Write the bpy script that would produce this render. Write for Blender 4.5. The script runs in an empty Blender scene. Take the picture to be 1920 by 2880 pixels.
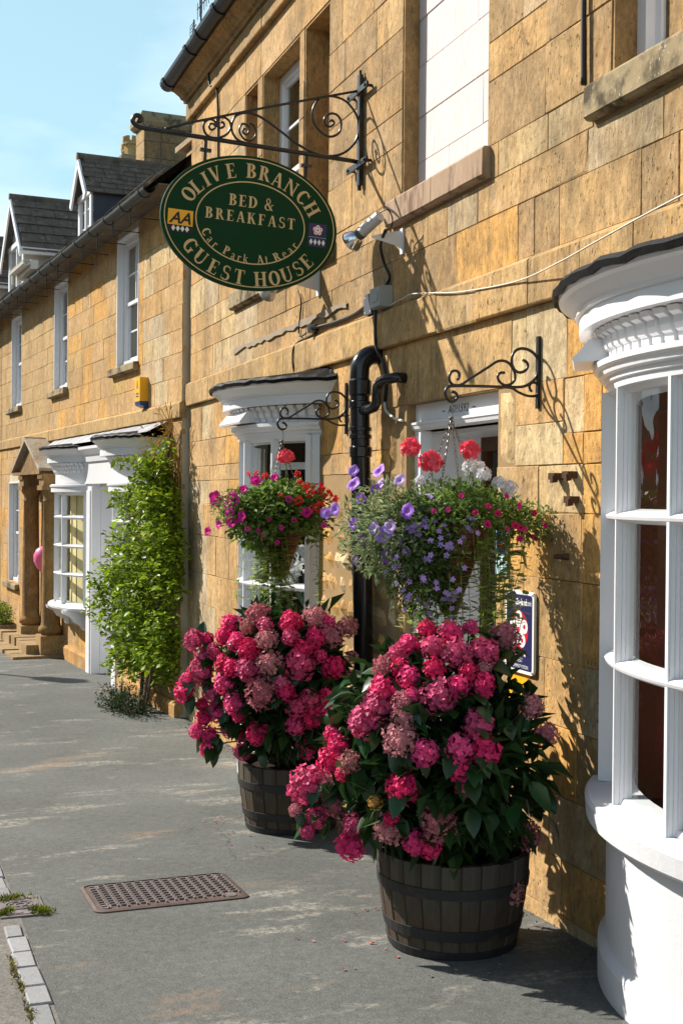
import bpy, math, random
from mathutils import Vector, Matrix
PI = math.pi
C = bpy.context.scene.collection
SC = bpy.context.scene
R = random.Random(11)

# ---------------------------------------------------------------- camera
cam = bpy.data.objects.new('camera', bpy.data.cameras.new('camera'))
C.objects.link(cam)
yaw, pit, rol = math.radians(19.83), math.radians(0.594), math.radians(0.5)
fv = Vector((-math.cos(yaw)*math.cos(pit), math.sin(yaw)*math.cos(pit), -math.sin(pit)))
rv = Vector((math.sin(yaw), math.cos(yaw), 0)); uv = rv.cross(fv)
xi = math.cos(rol)*rv + math.sin(rol)*uv; yi = -math.sin(rol)*rv + math.cos(rol)*uv
cam.matrix_world = Matrix(((xi.x, yi.x, -fv.x, 0), (xi.y, yi.y, -fv.y, -2.47), (xi.z, yi.z, -fv.z, 1.65), (0, 0, 0, 1)))
cam.data.sensor_fit = 'VERTICAL'; cam.data.sensor_height = 36.0
cam.data.lens = 36.0*3551/2880; cam.data.clip_end = 2000; cam.data.clip_start = .05
SC.camera = cam
# ---------------------------------------------------------------- light
SUN = Vector((1.12, 1.0, -1.114)).normalized()          # direction the light travels
sl = bpy.data.lights.new('sun', 'SUN'); sl.energy = 5.0; sl.angle = math.radians(.53); sl.color = (1, .94, .85)
so = bpy.data.objects.new('sun', sl); C.objects.link(so); so.rotation_euler = SUN.to_track_quat('-Z', 'Y').to_euler()
W = bpy.data.worlds.new('World'); SC.world = W; W.use_nodes = True
nt = W.node_tree; nt.nodes.clear(); N = nt.nodes.new; Lk = nt.links.new
sky = N('ShaderNodeTexSky'); sky.sky_type = 'NISHITA'; sky.sun_disc = False
sky.sun_elevation = math.asin(-SUN.z); sky.sun_rotation = math.atan2(-SUN.x, -SUN.y)
sky.air_density = 1.0; sky.dust_density = 1.0; sky.ozone_density = .35
tc = N('ShaderNodeTexCoord'); mp = N('ShaderNodeMapping'); mp.inputs['Scale'].default_value = (1, 1, 2.2)
no = N('ShaderNodeTexNoise'); no.inputs['Scale'].default_value = 2.6; no.inputs['Detail'].default_value = 6; no.inputs['Roughness'].default_value = .55
ra = N('ShaderNodeValToRGB'); ra.color_ramp.elements[0].position = .45; ra.color_ramp.elements[1].position = .66
sp = N('ShaderNodeSeparateXYZ'); hz = N('ShaderNodeMapRange'); hz.inputs[1].default_value = .5; hz.inputs[2].default_value = .02; hz.inputs[3].default_value = .12; hz.inputs[4].default_value = 1
mu = N('ShaderNodeMath'); mu.operation = 'MULTIPLY'
mx = N('ShaderNodeMixRGB'); mx.inputs[2].default_value = (11.0, 11.6, 12.0, 1)
bg = N('ShaderNodeBackground'); bg.inputs[1].default_value = .075; wo = N('ShaderNodeOutputWorld')
Lk(tc.outputs['Generated'], mp.inputs[0]); Lk(mp.outputs[0], no.inputs['Vector']); Lk(no.outputs['Fac'], ra.inputs[0])
Lk(tc.outputs['Generated'], sp.inputs[0]); Lk(sp.outputs['Z'], hz.inputs[0]); Lk(ra.outputs[0], mu.inputs[0]); Lk(hz.outputs[0], mu.inputs[1])
vz = N('ShaderNodeMapRange'); vz.interpolation_type = 'SMOOTHSTEP'; vz.inputs[1].default_value = .78; vz.inputs[2].default_value = .22; vz.inputs[3].default_value = 0; vz.inputs[4].default_value = .85
vm = N('ShaderNodeMixRGB'); vm.inputs[2].default_value = (4.3, 7.0, 8.1, 1)          # summer haze: the sky pales towards the horizon all round
Lk(sp.outputs['Z'], vz.inputs[0]); Lk(vz.outputs[0], vm.inputs[0]); Lk(sky.outputs[0], vm.inputs[1])
Lk(mu.outputs[0], mx.inputs[0]); Lk(vm.outputs[0], mx.inputs[1]); Lk(mx.outputs[0], bg.inputs[0]); Lk(bg.outputs[0], wo.inputs[0])
SC.view_settings.view_transform = 'Standard'; SC.view_settings.look = 'None'; SC.view_settings.gamma = 1
SC.view_settings.use_curve_mapping = False; SC.view_settings.exposure = 0.78
SC.cycles.max_bounces = 8; SC.cycles.transparent_max_bounces = 12

# ---------------------------------------------------------------- materials
def mat(name, col=(.5,.5,.5), rough=.6, spec=.5, metal=0, objcol=False, var=0, vscale=6, vstretch=(1,1,1), bump=0, bscale=60, bstretch=(1,1,1), dark=None, isl=0, hue=0, trans=0, coat=0, bdist=.004):
    m = bpy.data.materials.new(name); m.use_nodes = True; t = m.node_tree; n = t.nodes.new; l = t.links.new
    b = t.nodes['Principled BSDF']; b.inputs['Roughness'].default_value = rough; b.inputs['Metallic'].default_value = metal
    b.inputs['Specular IOR Level'].default_value = spec
    if coat: b.inputs['Coat Weight'].default_value = coat; b.inputs['Coat Roughness'].default_value = .15
    co = n('ShaderNodeTexCoord').outputs['Object']
    if objcol:
        oi = n('ShaderNodeObjectInfo'); c = oi.outputs['Color']
        ad = n('ShaderNodeVectorMath'); ad.operation = 'ADD'; sc = n('ShaderNodeVectorMath'); sc.operation = 'SCALE'
        sc.inputs[0].default_value = (13.7, 7.1, 21.3); l(oi.outputs['Random'], sc.inputs['Scale']); l(co, ad.inputs[0]); l(sc.outputs[0], ad.inputs[1]); co = ad.outputs[0]
    else:
        r = n('ShaderNodeRGB'); r.outputs[0].default_value = (*col, 1); c = r.outputs[0]
    def noise(scale, stretch, detail=6, rgh=.6):
        mpn = n('ShaderNodeMapping'); mpn.inputs['Scale'].default_value = stretch; l(co, mpn.inputs[0])
        x = n('ShaderNodeTexNoise'); x.inputs['Scale'].default_value = scale; x.inputs['Detail'].default_value = detail; x.inputs['Roughness'].default_value = rgh
        l(mpn.outputs[0], x.inputs['Vector']); return x.outputs['Fac']
    def hsv(c, fac, lo, hi, sock='Value'):
        h = n('ShaderNodeHueSaturation'); mr = n('ShaderNodeMapRange'); mr.inputs[3].default_value = lo; mr.inputs[4].default_value = hi
        l(fac, mr.inputs[0]); l(mr.outputs[0], h.inputs[sock]); l(c, h.inputs['Color']); return h.outputs[0]
    if var: c = hsv(c, noise(vscale, vstretch), 1-var*1.6, 1+var*1.6)
    if isl:
        g = n('ShaderNodeNewGeometry'); c = hsv(c, g.outputs['Random Per Island'], 1-isl, 1+isl)
    if hue:
        oi2 = n('ShaderNodeObjectInfo'); c = hsv(c, oi2.outputs['Random'], .5-hue, .5+hue, 'Hue'); c = hsv(c, oi2.outputs['Random'], .75, 1.25)
    if dark:                                   # (colour, lo, hi, scale, stretch): patches of another colour that belong to the surface
        for (dc, lo, hi, s, st, amt) in dark:
            rp = n('ShaderNodeMapRange'); rp.inputs[1].default_value = lo; rp.inputs[2].default_value = hi; rp.inputs[4].default_value = amt; l(noise(s, st), rp.inputs[0])
            mxn = n('ShaderNodeMixRGB'); mxn.inputs[2].default_value = (*dc, 1); l(rp.outputs[0], mxn.inputs[0]); l(c, mxn.inputs[1]); c = mxn.outputs[0]
    l(c, b.inputs['Base Color'])
    if bump:
        bp = n('ShaderNodeBump'); bp.inputs['Strength'].default_value = bump; bp.inputs['Distance'].default_value = bdist
        f1 = noise(bscale, bstretch, 5, .65); l(f1, bp.inputs['Height']); l(bp.outputs[0], b.inputs['Normal'])
    if trans:
        tr = n('ShaderNodeBsdfTranslucent'); l(c, tr.inputs[0]); ms = n('ShaderNodeMixShader'); ms.inputs[0].default_value = trans
        l(b.outputs[0], ms.inputs[1]); l(tr.outputs[0], ms.inputs[2]); l(ms.outputs[0], t.nodes['Material Output'].inputs[0])
    return m
def glass_mat(name, tint=(.93,.96,.95)):
    m = bpy.data.materials.new(name); m.use_nodes = True; t = m.node_tree; t.nodes.clear(); n = t.nodes.new; l = t.links.new
    tr = n('ShaderNodeBsdfTransparent'); tr.inputs[0].default_value = (*tint, 1); gl = n('ShaderNodeBsdfGlossy'); gl.inputs['Roughness'].default_value = .015
    lw_ = n('ShaderNodeLayerWeight'); pw = n('ShaderNodeMath'); pw.operation = 'POWER'; pw.inputs[1].default_value = 5; fr = n('ShaderNodeMath'); fr.operation = 'MULTIPLY_ADD'; fr.inputs[1].default_value = .93; fr.inputs[2].default_value = .05; l(lw_.outputs['Facing'], pw.inputs[0]); l(pw.outputs[0], fr.inputs[0])
    nn = n('ShaderNodeTexNoise'); nn.inputs['Scale'].default_value = 5; bp = n('ShaderNodeBump'); bp.inputs['Strength'].default_value = .35; bp.inputs['Distance'].default_value = .02
    tcn = n('ShaderNodeTexCoord'); l(tcn.outputs['Object'], nn.inputs['Vector']); l(nn.outputs['Fac'], bp.inputs['Height']); l(bp.outputs[0], gl.inputs['Normal'])
    mxs = n('ShaderNodeMixShader'); o = n('ShaderNodeOutputMaterial'); l(fr.outputs[0], mxs.inputs[0]); l(tr.outputs[0], mxs.inputs[1]); l(gl.outputs[0], mxs.inputs[2]); l(mxs.outputs[0], o.inputs[0])
    return m
def stone_mat(name, grime=.5):
    """tooled oolitic limestone: colour comes from each stone, plus grain, vertical tooling, pits and grime"""
    m = bpy.data.materials.new(name); m.use_nodes = True; t = m.node_tree; n = t.nodes.new; l = t.links.new
    b = t.nodes['Principled BSDF']; b.inputs['Roughness'].default_value = .93; b.inputs['Specular IOR Level'].default_value = .15
    co0 = n('ShaderNodeTexCoord').outputs['Object']; oi = n('ShaderNodeObjectInfo')
    ad = n('ShaderNodeVectorMath'); ad.operation = 'ADD'; sc = n('ShaderNodeVectorMath'); sc.operation = 'SCALE'
    sc.inputs[0].default_value = (13.7, 7.1, 21.3); l(oi.outputs['Random'], sc.inputs['Scale']); l(co0, ad.inputs[0]); l(sc.outputs[0], ad.inputs[1]); co = ad.outputs[0]
    def nz(src, s, st, d=5, r=.6):
        a = n('ShaderNodeMapping'); a.inputs['Scale'].default_value = st; l(src, a.inputs[0]); x = n('ShaderNodeTexNoise')
        x.inputs['Scale'].default_value = s; x.inputs['Detail'].default_value = d; x.inputs['Roughness'].default_value = r; l(a.outputs[0], x.inputs['Vector']); return x.outputs['Fac']
    def rng(f, a, b_, c_, d_):
        x = n('ShaderNodeMapRange'); x.inputs[1].default_value = a; x.inputs[2].default_value = b_; x.inputs[3].default_value = c_; x.inputs[4].default_value = d_; l(f, x.inputs[0]); return x.outputs[0]
    def mixc(f, c1, c2):
        x = n('ShaderNodeMixRGB'); l(f, x.inputs[0]); l(c1, x.inputs[1])
        if isinstance(c2, tuple): x.inputs[2].default_value = (*c2, 1)
        else: l(c2, x.inputs[2])
        return x.outputs[0]
    c = oi.outputs['Color']
    c = mixc(rng(nz(co, 5.5, (1, 1, .5)), .42, .7, 0, .55), c, (.47, .255, .085))
    h = n('ShaderNodeHueSaturation'); l(rng(nz(co, 36, (1, 1, .5), 7, .78), .3, .72, .56, 1.36), h.inputs['Value']); l(c, h.inputs['Color']); c = h.outputs[0]
    c = mixc(rng(nz(co0, 2.2, (1, 1, .8), 8, .75), .44, .66, 0, grime), c, (.17, .118, .06))
    c = mixc(rng(nz(co0, 4.5, (1.6, 1, .35), 8, .78), .52, .72, 0, grime*.9), c, (.075, .056, .036)); c = mixc(rng(nz(co0, 3.1, (1, 1, .7), 8, .78), .56, .70, 0, .4), c, (.56, .46, .31))
    pm_ = n('ShaderNodeMath'); pm_.operation = 'MULTIPLY'; l(rng(nz(co, 80, (1, 1, .5), 2, .5), .655, .70, 0, .8), pm_.inputs[0]); l(rng(nz(co, 3.2, (1, 1, 1), 3, .5), .44, .60, .05, 1), pm_.inputs[1]); c = mixc(pm_.outputs[0], c, (.06, .038, .018))
    c = mixc(rng(nz(co0, 120, (1, 1, .6), 2, .5), .69, .73, 0, .35), c, (.7, .62, .46))
    l(c, b.inputs['Base Color'])
    s1 = nz(co, 48, (1, 1, .16), 4, .65); s2 = nz(co, 16, (1, 1, .8), 5, .6); s3 = rng(nz(co, 80, (1, 1, .5), 2, .5), .62, .70, 1, 0)
    a1 = n('ShaderNodeMath'); a1.operation = 'MULTIPLY_ADD'; l(s1, a1.inputs[0]); a1.inputs[1].default_value = .36; l(s2, a1.inputs[2])
    a2 = n('ShaderNodeMath'); a2.operation = 'MULTIPLY_ADD'; l(s3, a2.inputs[0]); a2.inputs[1].default_value = .35; l(a1.outputs[0], a2.inputs[2])
    bp = n('ShaderNodeBump'); bp.inputs['Strength'].default_value = .8; bp.inputs['Distance'].default_value = .010; l(a2.outputs[0], bp.inputs['Height']); l(bp.outputs[0], b.inputs['Normal'])
    return m
M = {}
M['stone'] = stone_mat('limestone', .85); M['stone_far'] = stone_mat('limestone_clean', .55)
M['mortar'] = mat('mortar', (.30,.20,.10), .95, .1, var=.2, bump=.5)
M['mortar_pale'] = mat('pale_mortar', (.52,.44,.31), .95, .1, var=.2, bump=.4)
M['sill'] = mat('weathered_sill', (.36,.255,.175), .95, .1, var=.22, vscale=25, vstretch=(1,1,.3), bump=.8, bscale=40, bstretch=(1,1,.3), dark=[((.10,.065,.05),.52,.66,14,(1,1,.3),.75)])
M['sill_grey'] = mat('lichened_sill', (.30,.235,.14), .95, .1, var=.25, vscale=18, bump=.8, bscale=40, dark=[((.05,.042,.03),.48,.62,9,(1,1,.8),.85), ((.55,.52,.45),.63,.68,40,(1,1,1),.7)])
M['white'] = mat('white_gloss_paint', (.72,.72,.74), .32, .5, var=.03, vscale=3, bump=.12, bscale=30)
M['render'] = mat('white_masonry_paint', (.60,.60,.62), .6, .3, var=.03, vscale=4, bump=.35, bscale=55, dark=[((.5,.48,.45),.66,.76,3,(1,1,.3),.5)])
M['pink'] = mat('pinkish_white_wall_paint', (.64,.565,.54), .8, .2, var=.06, bump=1.0, bscale=26, bstretch=(1,1,.3), bdist=.008)
M['lead'] = mat('lead_black', (.006,.006,.0065), .6, .12, var=.3, vscale=20, bump=.8, bscale=22)
M['lead_pale'] = mat('weathered_lead', (.26,.27,.30), .55, .4, var=.35, vscale=9, vstretch=(1,1,.3), bump=.6, bscale=14, dark=[((.55,.53,.48),.55,.7,6,(1,1,.25),.6), ((.10,.085,.075),.58,.7,8,(1,1,.2),.6)])
M['iron'] = mat('black_wrought_iron', (.012,.012,.013), .36, .5, bump=.2)
M['pipe'] = mat('black_gloss_pipe', (.010,.010,.011), .22, .5, bump=.08, bscale=12)
M['gutter'] = mat('dark_gutter', (.009,.010,.010), .42, .35, var=.25, vscale=8)
M['gutter_old'] = mat('grey_iron_gutter', (.032,.036,.036), .55, .4, var=.35, vscale=7)
M['glass'] = glass_mat('window_glass')
M['dark'] = mat('dark_room', (.03,.026,.022), .9, .1)
M['redroom'] = mat('red_brown_room', (.20,.068,.038), .8, .2, var=.3, vscale=2, vstretch=(1,1,.2))
M['cream'] = mat('cream_blind', (.78,.66,.36), .85, .15, var=.03)
M['roomwhite'] = mat('room_white', (.62,.6,.56), .8, .2)
M['oak'] = mat('grey_oak_stave', (.066,.054,.041), .8, .2, var=.4, vscale=30, vstretch=(1,1,.05), bump=.7, bscale=60, bstretch=(1,1,.05), hue=.012, dark=[((.035,.028,.022),.52,.7,9,(1,1,.25),.8), ((.11,.05,.02),.6,.75,6,(1,1,.4),.5)])
M['hoop'] = mat('iron_hoop', (.02,.019,.019), .6, .4, var=.3, vscale=20, dark=[((.10,.04,.018),.6,.72,9,(1,1,1),.7)])
M['soil'] = mat('soil', (.02,.014,.01), 1, .1, bump=1, bscale=30)
M['slate'] = mat('stone_slate', (.135,.112,.088), .85, .25, objcol=False, var=.3, vscale=10, isl=.35, bump=.6, bscale=25, dark=[((.36,.33,.27),.58,.70,16,(1,1,1),.6), ((.03,.028,.025),.55,.7,7,(1,1,1),.6)])
M['green'] = mat('dark_green_sign_paint', (.004,.040,.013), .5, .12, var=.06, vscale=3)
M['gold'] = mat('cream_gold_letter', (.62,.45,.21), .5, .3)
M['yellow'] = mat('amber_panel', (.86,.42,.012), .4, .4); M['black'] = mat('black_print', (.015,.015,.016), .5, .3)
M['navy'] = mat('navy_panel', (.012,.016,.085), .35, .4); M['printwhite'] = mat('white_print', (.78,.78,.78), .45, .3); M['printred'] = mat('red_print', (.55,.012,.025), .4, .3)
M['blue'] = mat('blue_cap', (.012,.045,.17), .4, .4); M['paleblue'] = mat('pale_blue_panel', (.45,.66,.68), .35, .4)
M['sage'] = mat('pale_sage_paint', (.43,.43,.32), .5, .3); M['steel'] = mat('brushed_metal', (.55,.56,.55), .4, .5, metal=.5)
M['chrome'] = mat('reflector', (.7,.7,.72), .12, .5, metal=1); M['boxgrey'] = mat('grey_plastic', (.33,.33,.30), .5, .4); M['boxdark'] = mat('dark_grey_plastic', (.07,.072,.09), .45, .4)
M['cable'] = mat('black_cable', (.014,.014,.014), .45, .4); M['cablewhite'] = mat('white_cable', (.62,.57,.48), .5, .4); M['cablegrey'] = mat('pale_cable', (.62,.62,.60), .5, .4)
M['rust'] = mat('rusty_iron', (.115,.078,.064), .6, .5, metal=.25, var=.35, vscale=9, bump=.5, bscale=60, dark=[((.07,.052,.05),.5,.68,7,(1,1,1),.8)])
M['castgrey'] = mat('grey_cast_iron', (.19,.16,.155), .6, .4, metal=.2, var=.25, vscale=14, bump=.4)
M['sett'] = mat('granite_sett', (.225,.228,.232), .75, .3, var=.15, vscale=40, bump=.6, bscale=50, hue=.01)
M['balloon'] = mat('pink_balloon', (.85,.16,.33), .25, .5); M['brownwood'] = mat('brown_door', (.10,.042,.02), .5, .3)
M['wicker'] = mat('rattan_basket', (.17,.062,.026), .7, .3, var=.4, vscale=60, vstretch=(.3,.3,2), bump=.8, bscale=70, bstretch=(.2,.2,1)); M['chain'] = mat('galvanised_chain', (.16,.15,.14), .45, .5, metal=.7)
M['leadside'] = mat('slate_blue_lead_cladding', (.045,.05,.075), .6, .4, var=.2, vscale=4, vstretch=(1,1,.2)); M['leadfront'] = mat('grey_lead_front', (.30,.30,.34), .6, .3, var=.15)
M['pvc'] = mat('cream_plastic_gutter', (.72,.70,.62), .4, .4); M['rustbolt'] = mat('rusty_bracket', (.075,.038,.022), .9, .2, var=.4, vscale=40, bump=.8)
# plants
M['leaf'] = mat('hydrangea_leaf', (.022,.058,.015), .30, .5, isl=.3, hue=.025, trans=.22)
M['leafstuff'] = mat('hydrangea_leaf_mass', (.026,.056,.013), .5, .2, isl=.45, trans=.2)
M['vineleaf'] = mat('vine_leaf', (.27,.36,.022), .42, .35, isl=.3, hue=.03, trans=.36)
M['vinestuff'] = mat('vine_leaf_mass', (.20,.29,.02), .45, .3, isl=.6, trans=.36)
M['vinedry'] = mat('withered_leaf', (.36,.20,.035), .6, .2, isl=.35, trans=.3)
M['bark'] = mat('vine_bark', (.13,.095,.065), .9, .2, var=.3, vscale=30, bump=.8)
M['basketleaf'] = mat('basket_foliage', (.15,.235,.045), .42, .4, isl=.55, trans=.38); M['greyleaf'] = mat('grey_green_petunia_foliage', (.27,.33,.16), .6, .3, isl=.4, trans=.3); M['ivyleaf'] = mat('variegated_trailing_leaf', (.38,.48,.13), .4, .35, isl=.45, trans=.4)
M['head'] = mat('hydrangea_florets', objcol=True, rough=.55, spec=.25, isl=.32, trans=.25)
M['geranium'] = mat('geranium_petals', objcol=True, rough=.5, spec=.3, isl=.18, trans=.25)
M['petal'] = mat('petunia_petals', objcol=True, rough=.5, spec=.25, isl=.1, trans=.35); M['eye'] = mat('petunia_throat', objcol=False, col=(.55,.45,.35), rough=.6)
M['eyedark'] = mat('dark_petunia_throat', (.16,.005,.06), .6); M['bacopa'] = mat('small_violet_blossom', (.47,.30,.72), .5, .3, isl=.3, trans=.25)
M['moss'] = mat('moss', (.17,.20,.02), .9, .1, isl=.4)
# ground
def asphalt(name, base, patch, coarse=1.0):
    m = bpy.data.materials.new(name); m.use_nodes = True; t = m.node_tree; n = t.nodes.new; l = t.links.new
    b = t.nodes['Principled BSDF']; b.inputs['Roughness'].default_value = .88; b.inputs['Specular IOR Level'].default_value = .3
    co = n('ShaderNodeTexCoord').outputs['Object']
    def nz(s, st=(1,1,1), d=6, r=.6, off=(0,0,0)):
        a = n('ShaderNodeMapping'); a.inputs['Scale'].default_value = st; a.inputs['Location'].default_value = off; l(co, a.inputs[0]); x = n('ShaderNodeTexNoise'); x.inputs['Scale'].default_value = s; x.inputs['Detail'].default_value = d; x.inputs['Roughness'].default_value = r
        l(a.outputs[0], x.inputs['Vector']); return x.outputs['Fac']
    def rng(f, a, b_, c_, d_):
        x = n('ShaderNodeMapRange'); x.inputs[1].default_value = a; x.inputs[2].default_value = b_; x.inputs[3].default_value = c_; x.inputs[4].default_value = d_; l(f, x.inputs[0]); return x.outputs[0]
    def mul(a, b_):
        x = n('ShaderNodeMath'); x.operation = 'MULTIPLY'; l(a, x.inputs[0]); l(b_, x.inputs[1]); return x.outputs[0]
    def mixc(f, c1, c2):
        x = n('ShaderNodeMixRGB'); l(f, x.inputs[0]); l(c1, x.inputs[1])
        x.inputs[2].default_value = (*c2, 1); return x.outputs[0]
    r0 = n('ShaderNodeRGB'); r0.outputs[0].default_value = (*base, 1)
    h = n('ShaderNodeHueSaturation'); l(r0.outputs[0], h.inputs['Color']); l(rng(nz(1.1), .3, .7, .8, 1.18), h.inputs['Value']); c = h.outputs[0]
    h3 = n('ShaderNodeHueSaturation'); l(c, h3.inputs['Color']); l(rng(nz(28, d=6, r=.8, off=(3,1,0)), .3, .7, .72, 1.28), h3.inputs['Value']); c = h3.outputs[0]
    h2 = n('ShaderNodeHueSaturation'); l(c, h2.inputs['Color']); l(rng(nz(150*coarse, d=3, r=.75), .3, .7, .6, 1.42), h2.inputs['Value']); c = h2.outputs[0]
    worn = mul(rng(nz(2.7, (1.7, .62, 1), 6, .66), .562, .64, 0, .85), rng(nz(34, d=5, r=.8), .42, .62, 0, 1))
    c = mixc(worn, c, patch)
    worn2 = mul(rng(nz(1.5, (1.5, .6, 1), 5, .6, (7, 3, 0)), .60, .66, 0, .8), rng(nz(26, d=5, r=.8), .38, .66, 0, 1))
    c = mixc(worn2, c, (.24,.16,.105))
    vo = n('ShaderNodeTexVoronoi'); vo.feature = 'DISTANCE_TO_EDGE'; vo.inputs['Scale'].default_value = .9
    wv = n('ShaderNodeMixRGB'); wv.inputs[0].default_value = .16; wn = n('ShaderNodeTexNoise'); wn.inputs['Scale'].default_value = 3.5; wn.inputs['Detail'].default_value = 8; l(co, wn.inputs['Vector']); l(co, wv.inputs[1]); l(wn.outputs['Color'], wv.inputs[2]); l(wv.outputs[0], vo.inputs['Vector'])
    cr = mul(rng(vo.outputs['Distance'], .0008, .003, .7, 0), rng(nz(1.3, off=(2, 9, 0)), .5, .56, 0, .8))
    c = mixc(cr, c, (.035,.034,.03))
    l(c, b.inputs['Base Color'])
    bp = n('ShaderNodeBump'); bp.inputs['Strength'].default_value = .7*coarse; bp.inputs['Distance'].default_value = .004; l(nz(130*coarse, d=4, r=.7), bp.inputs['Height']); l(bp.outputs[0], b.inputs['Normal'])
    return m
M['asphalt'] = asphalt('worn_asphalt', (.102,.107,.099), (.33,.30,.25)); M['road'] = asphalt('coarse_road', (.15,.14,.125), (.3,.26,.2), .55)

# ---------------------------------------------------------------- mesh helpers
class MB:
    def __init__(s): s.v = []; s.f = []; s.mi = []
    def add(s, vs, fs, mi=0):
        o = len(s.v); s.v += [tuple(p) for p in vs]; s.f += [tuple(i+o for i in f) for f in fs]; s.mi += [mi]*len(fs); return s
    def quad(s, a, b, c, d, mi=0): return s.add([a, b, c, d], [(0,1,2,3)], mi)
    def box(s, x0, x1, y0, y1, z0, z1, mi=0):
        return s.add([(x0,y0,z0),(x1,y0,z0),(x1,y1,z0),(x0,y1,z0),(x0,y0,z1),(x1,y0,z1),(x1,y1,z1),(x0,y1,z1)], [(0,3,2,1),(4,5,6,7),(0,1,5,4),(1,2,6,5),(2,3,7,6),(3,0,4,7)], mi)
    def cbox(s, c, ex, ey, ez, hx, hy, hz, mi=0):        # oriented box
        c = Vector(c); ex, ey, ez = Vector(ex)*hx, Vector(ey)*hy, Vector(ez)*hz
        P = [c+a*ex+b*ey+d*ez for d in (-1,1) for (a,b) in ((-1,-1),(1,-1),(1,1),(-1,1))]
        return s.add(P, [(0,3,2,1),(4,5,6,7),(0,1,5,4),(1,2,6,5),(2,3,7,6),(3,0,4,7)], mi)
    def tube(s, pts, r, n=6, cap=True, mi=0):
        P = [Vector(p) for p in pts]; rr = r if isinstance(r, (list, tuple)) else [r]*len(P); up = None; base = len(s.v)
        for i, p in enumerate(P):
            t = (P[min(i+1, len(P)-1)] - P[max(i-1, 0)]).normalized()
            if up is None: up = t.orthogonal().normalized()
            up = (up - t*up.dot(t)); up = up.normalized() if up.length > 1e-6 else t.orthogonal().normalized(); w = t.cross(up)
            s.v += [tuple(p + rr[i]*(math.cos(2*PI*k/n)*up + math.sin(2*PI*k/n)*w)) for k in range(n)]
        for i in range(len(P)-1):
            for k in range(n):
                s.f.append((base+i*n+k, base+i*n+(k+1)%n, base+(i+1)*n+(k+1)%n, base+(i+1)*n+k)); s.mi.append(mi)
        if cap:
            s.f.append(tuple(base+k for k in reversed(range(n)))); s.f.append(tuple(base+(len(P)-1)*n+k for k in range(n))); s.mi += [mi, mi]
        return s
    def lathe(s, prof, n=24, c=(0,0,0), mi=0, a0=0, a1=2*PI):
        full = abs(a1-a0-2*PI) < 1e-6; m = n if full else n+1; b = len(s.v)
        for (r, z) in prof: s.v += [(c[0]+r*math.cos(a0+(a1-a0)*k/n), c[1]+r*math.sin(a0+(a1-a0)*k/n), c[2]+z) for k in range(m)]
        for i in range(len(prof)-1):
            for k in range(n):
                k2 = (k+1) % m; s.f.append((b+i*m+k, b+i*m+k2, b+(i+1)*m+k2, b+(i+1)*m+k)); s.mi.append(mi)
        return s
    def sweep(s, prof, path, closed=False, mi=0, caps=False):
        """prof: (outward offset, z); path: (x, y, nx, ny)"""
        b = len(s.v); m = len(prof)
        for (x, y, nx, ny) in path: s.v += [(x+nx*o, y+ny*o, z) for (o, z) in prof]
        for i in range(len(path)-1):
            for k in range(m if closed else m-1):
                k2 = (k+1) % m; s.f.append((b+i*m+k, b+(i+1)*m+k, b+(i+1)*m+k2, b+i*m+k2)); s.mi.append(mi)
        if caps: s.f.append(tuple(b+k for k in range(m))); s.f.append(tuple(b+(len(path)-1)*m+k for k in reversed(range(m)))); s.mi += [mi, mi]
        return s
    def prism(s, poly, h, fr, mi=0):
        """poly 2d extruded by h; fr = (origin, ax, ay, az)"""
        o, ax, ay, az = [Vector(q) for q in fr]; m = len(poly)
        A = [o+ax*p+ay*q for p, q in poly]; B = [a+az*h for a in A]
        return s.add(A+B, [tuple(reversed(range(m))), tuple(range(m, 2*m))]+[(i, (i+1) % m, m+(i+1) % m, m+i) for i in range(m)], mi)
    def mesh(s, name):
        me = bpy.data.meshes.new(name); me.from_pydata(s.v, [], s.f); return me
    def build(s, name, m, parent=None, smooth=False, loc=None):
        me = s.mesh(name)
        for k in (m if isinstance(m, (list, tuple)) else [m]): me.materials.append(M[k] if isinstance(k, str) else k)
        if any(s.mi): me.polygons.foreach_set('material_index', s.mi)
        if smooth: me.shade_smooth()
        o = bpy.data.objects.new(name, me); C.objects.link(o)
        if parent: o.parent = parent
        if loc: o.location = loc
        return o
def thing(name, label, cat, loc=(0,0,0), rz=0, group=None):
    o = bpy.data.objects.new(name, None); C.objects.link(o); o.location = loc; o.rotation_euler = (0,0,rz); o.empty_display_size = .1
    return tag(o, label, cat, group)
def tag(o, label, cat, group=None, kind=None):
    if label: o['label'] = label
    if cat: o['category'] = cat
    if group: o['group'] = group
    if kind: o['kind'] = kind
    return o
def inst(name, me, parent, loc, rot=(0,0,0), sc=1, col=None):
    o = bpy.data.objects.new(name, me); C.objects.link(o); o.parent = parent; o.location = loc; o.rotation_euler = rot
    o.scale = (sc, sc, sc) if not isinstance(sc, tuple) else sc
    if col: o.color = (*col, 1)
    return o
def dup(root, loc, label):
    r = root.copy(); C.objects.link(r); r.location = loc; r['label'] = label
    for ch in list(root.children):
        c = ch.copy(); C.objects.link(c); c.parent = r
        for g in list(ch.children):
            d = g.copy(); C.objects.link(d); d.parent = c
    return r
def spline(pts, k=6):
    """Catmull-Rom through pts"""
    P = [Vector(p) for p in pts]; out = []
    for i in range(len(P)-1):
        a, b, c, d = P[max(i-1,0)], P[i], P[i+1], P[min(i+2,len(P)-1)]
        for j in range(k):
            t = j/k; out.append(.5*((2*b)+(c-a)*t+(2*a-5*b+4*c-d)*t*t+(3*b-a-3*c+d)*t**3))
    return out+[P[-1]]
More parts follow.
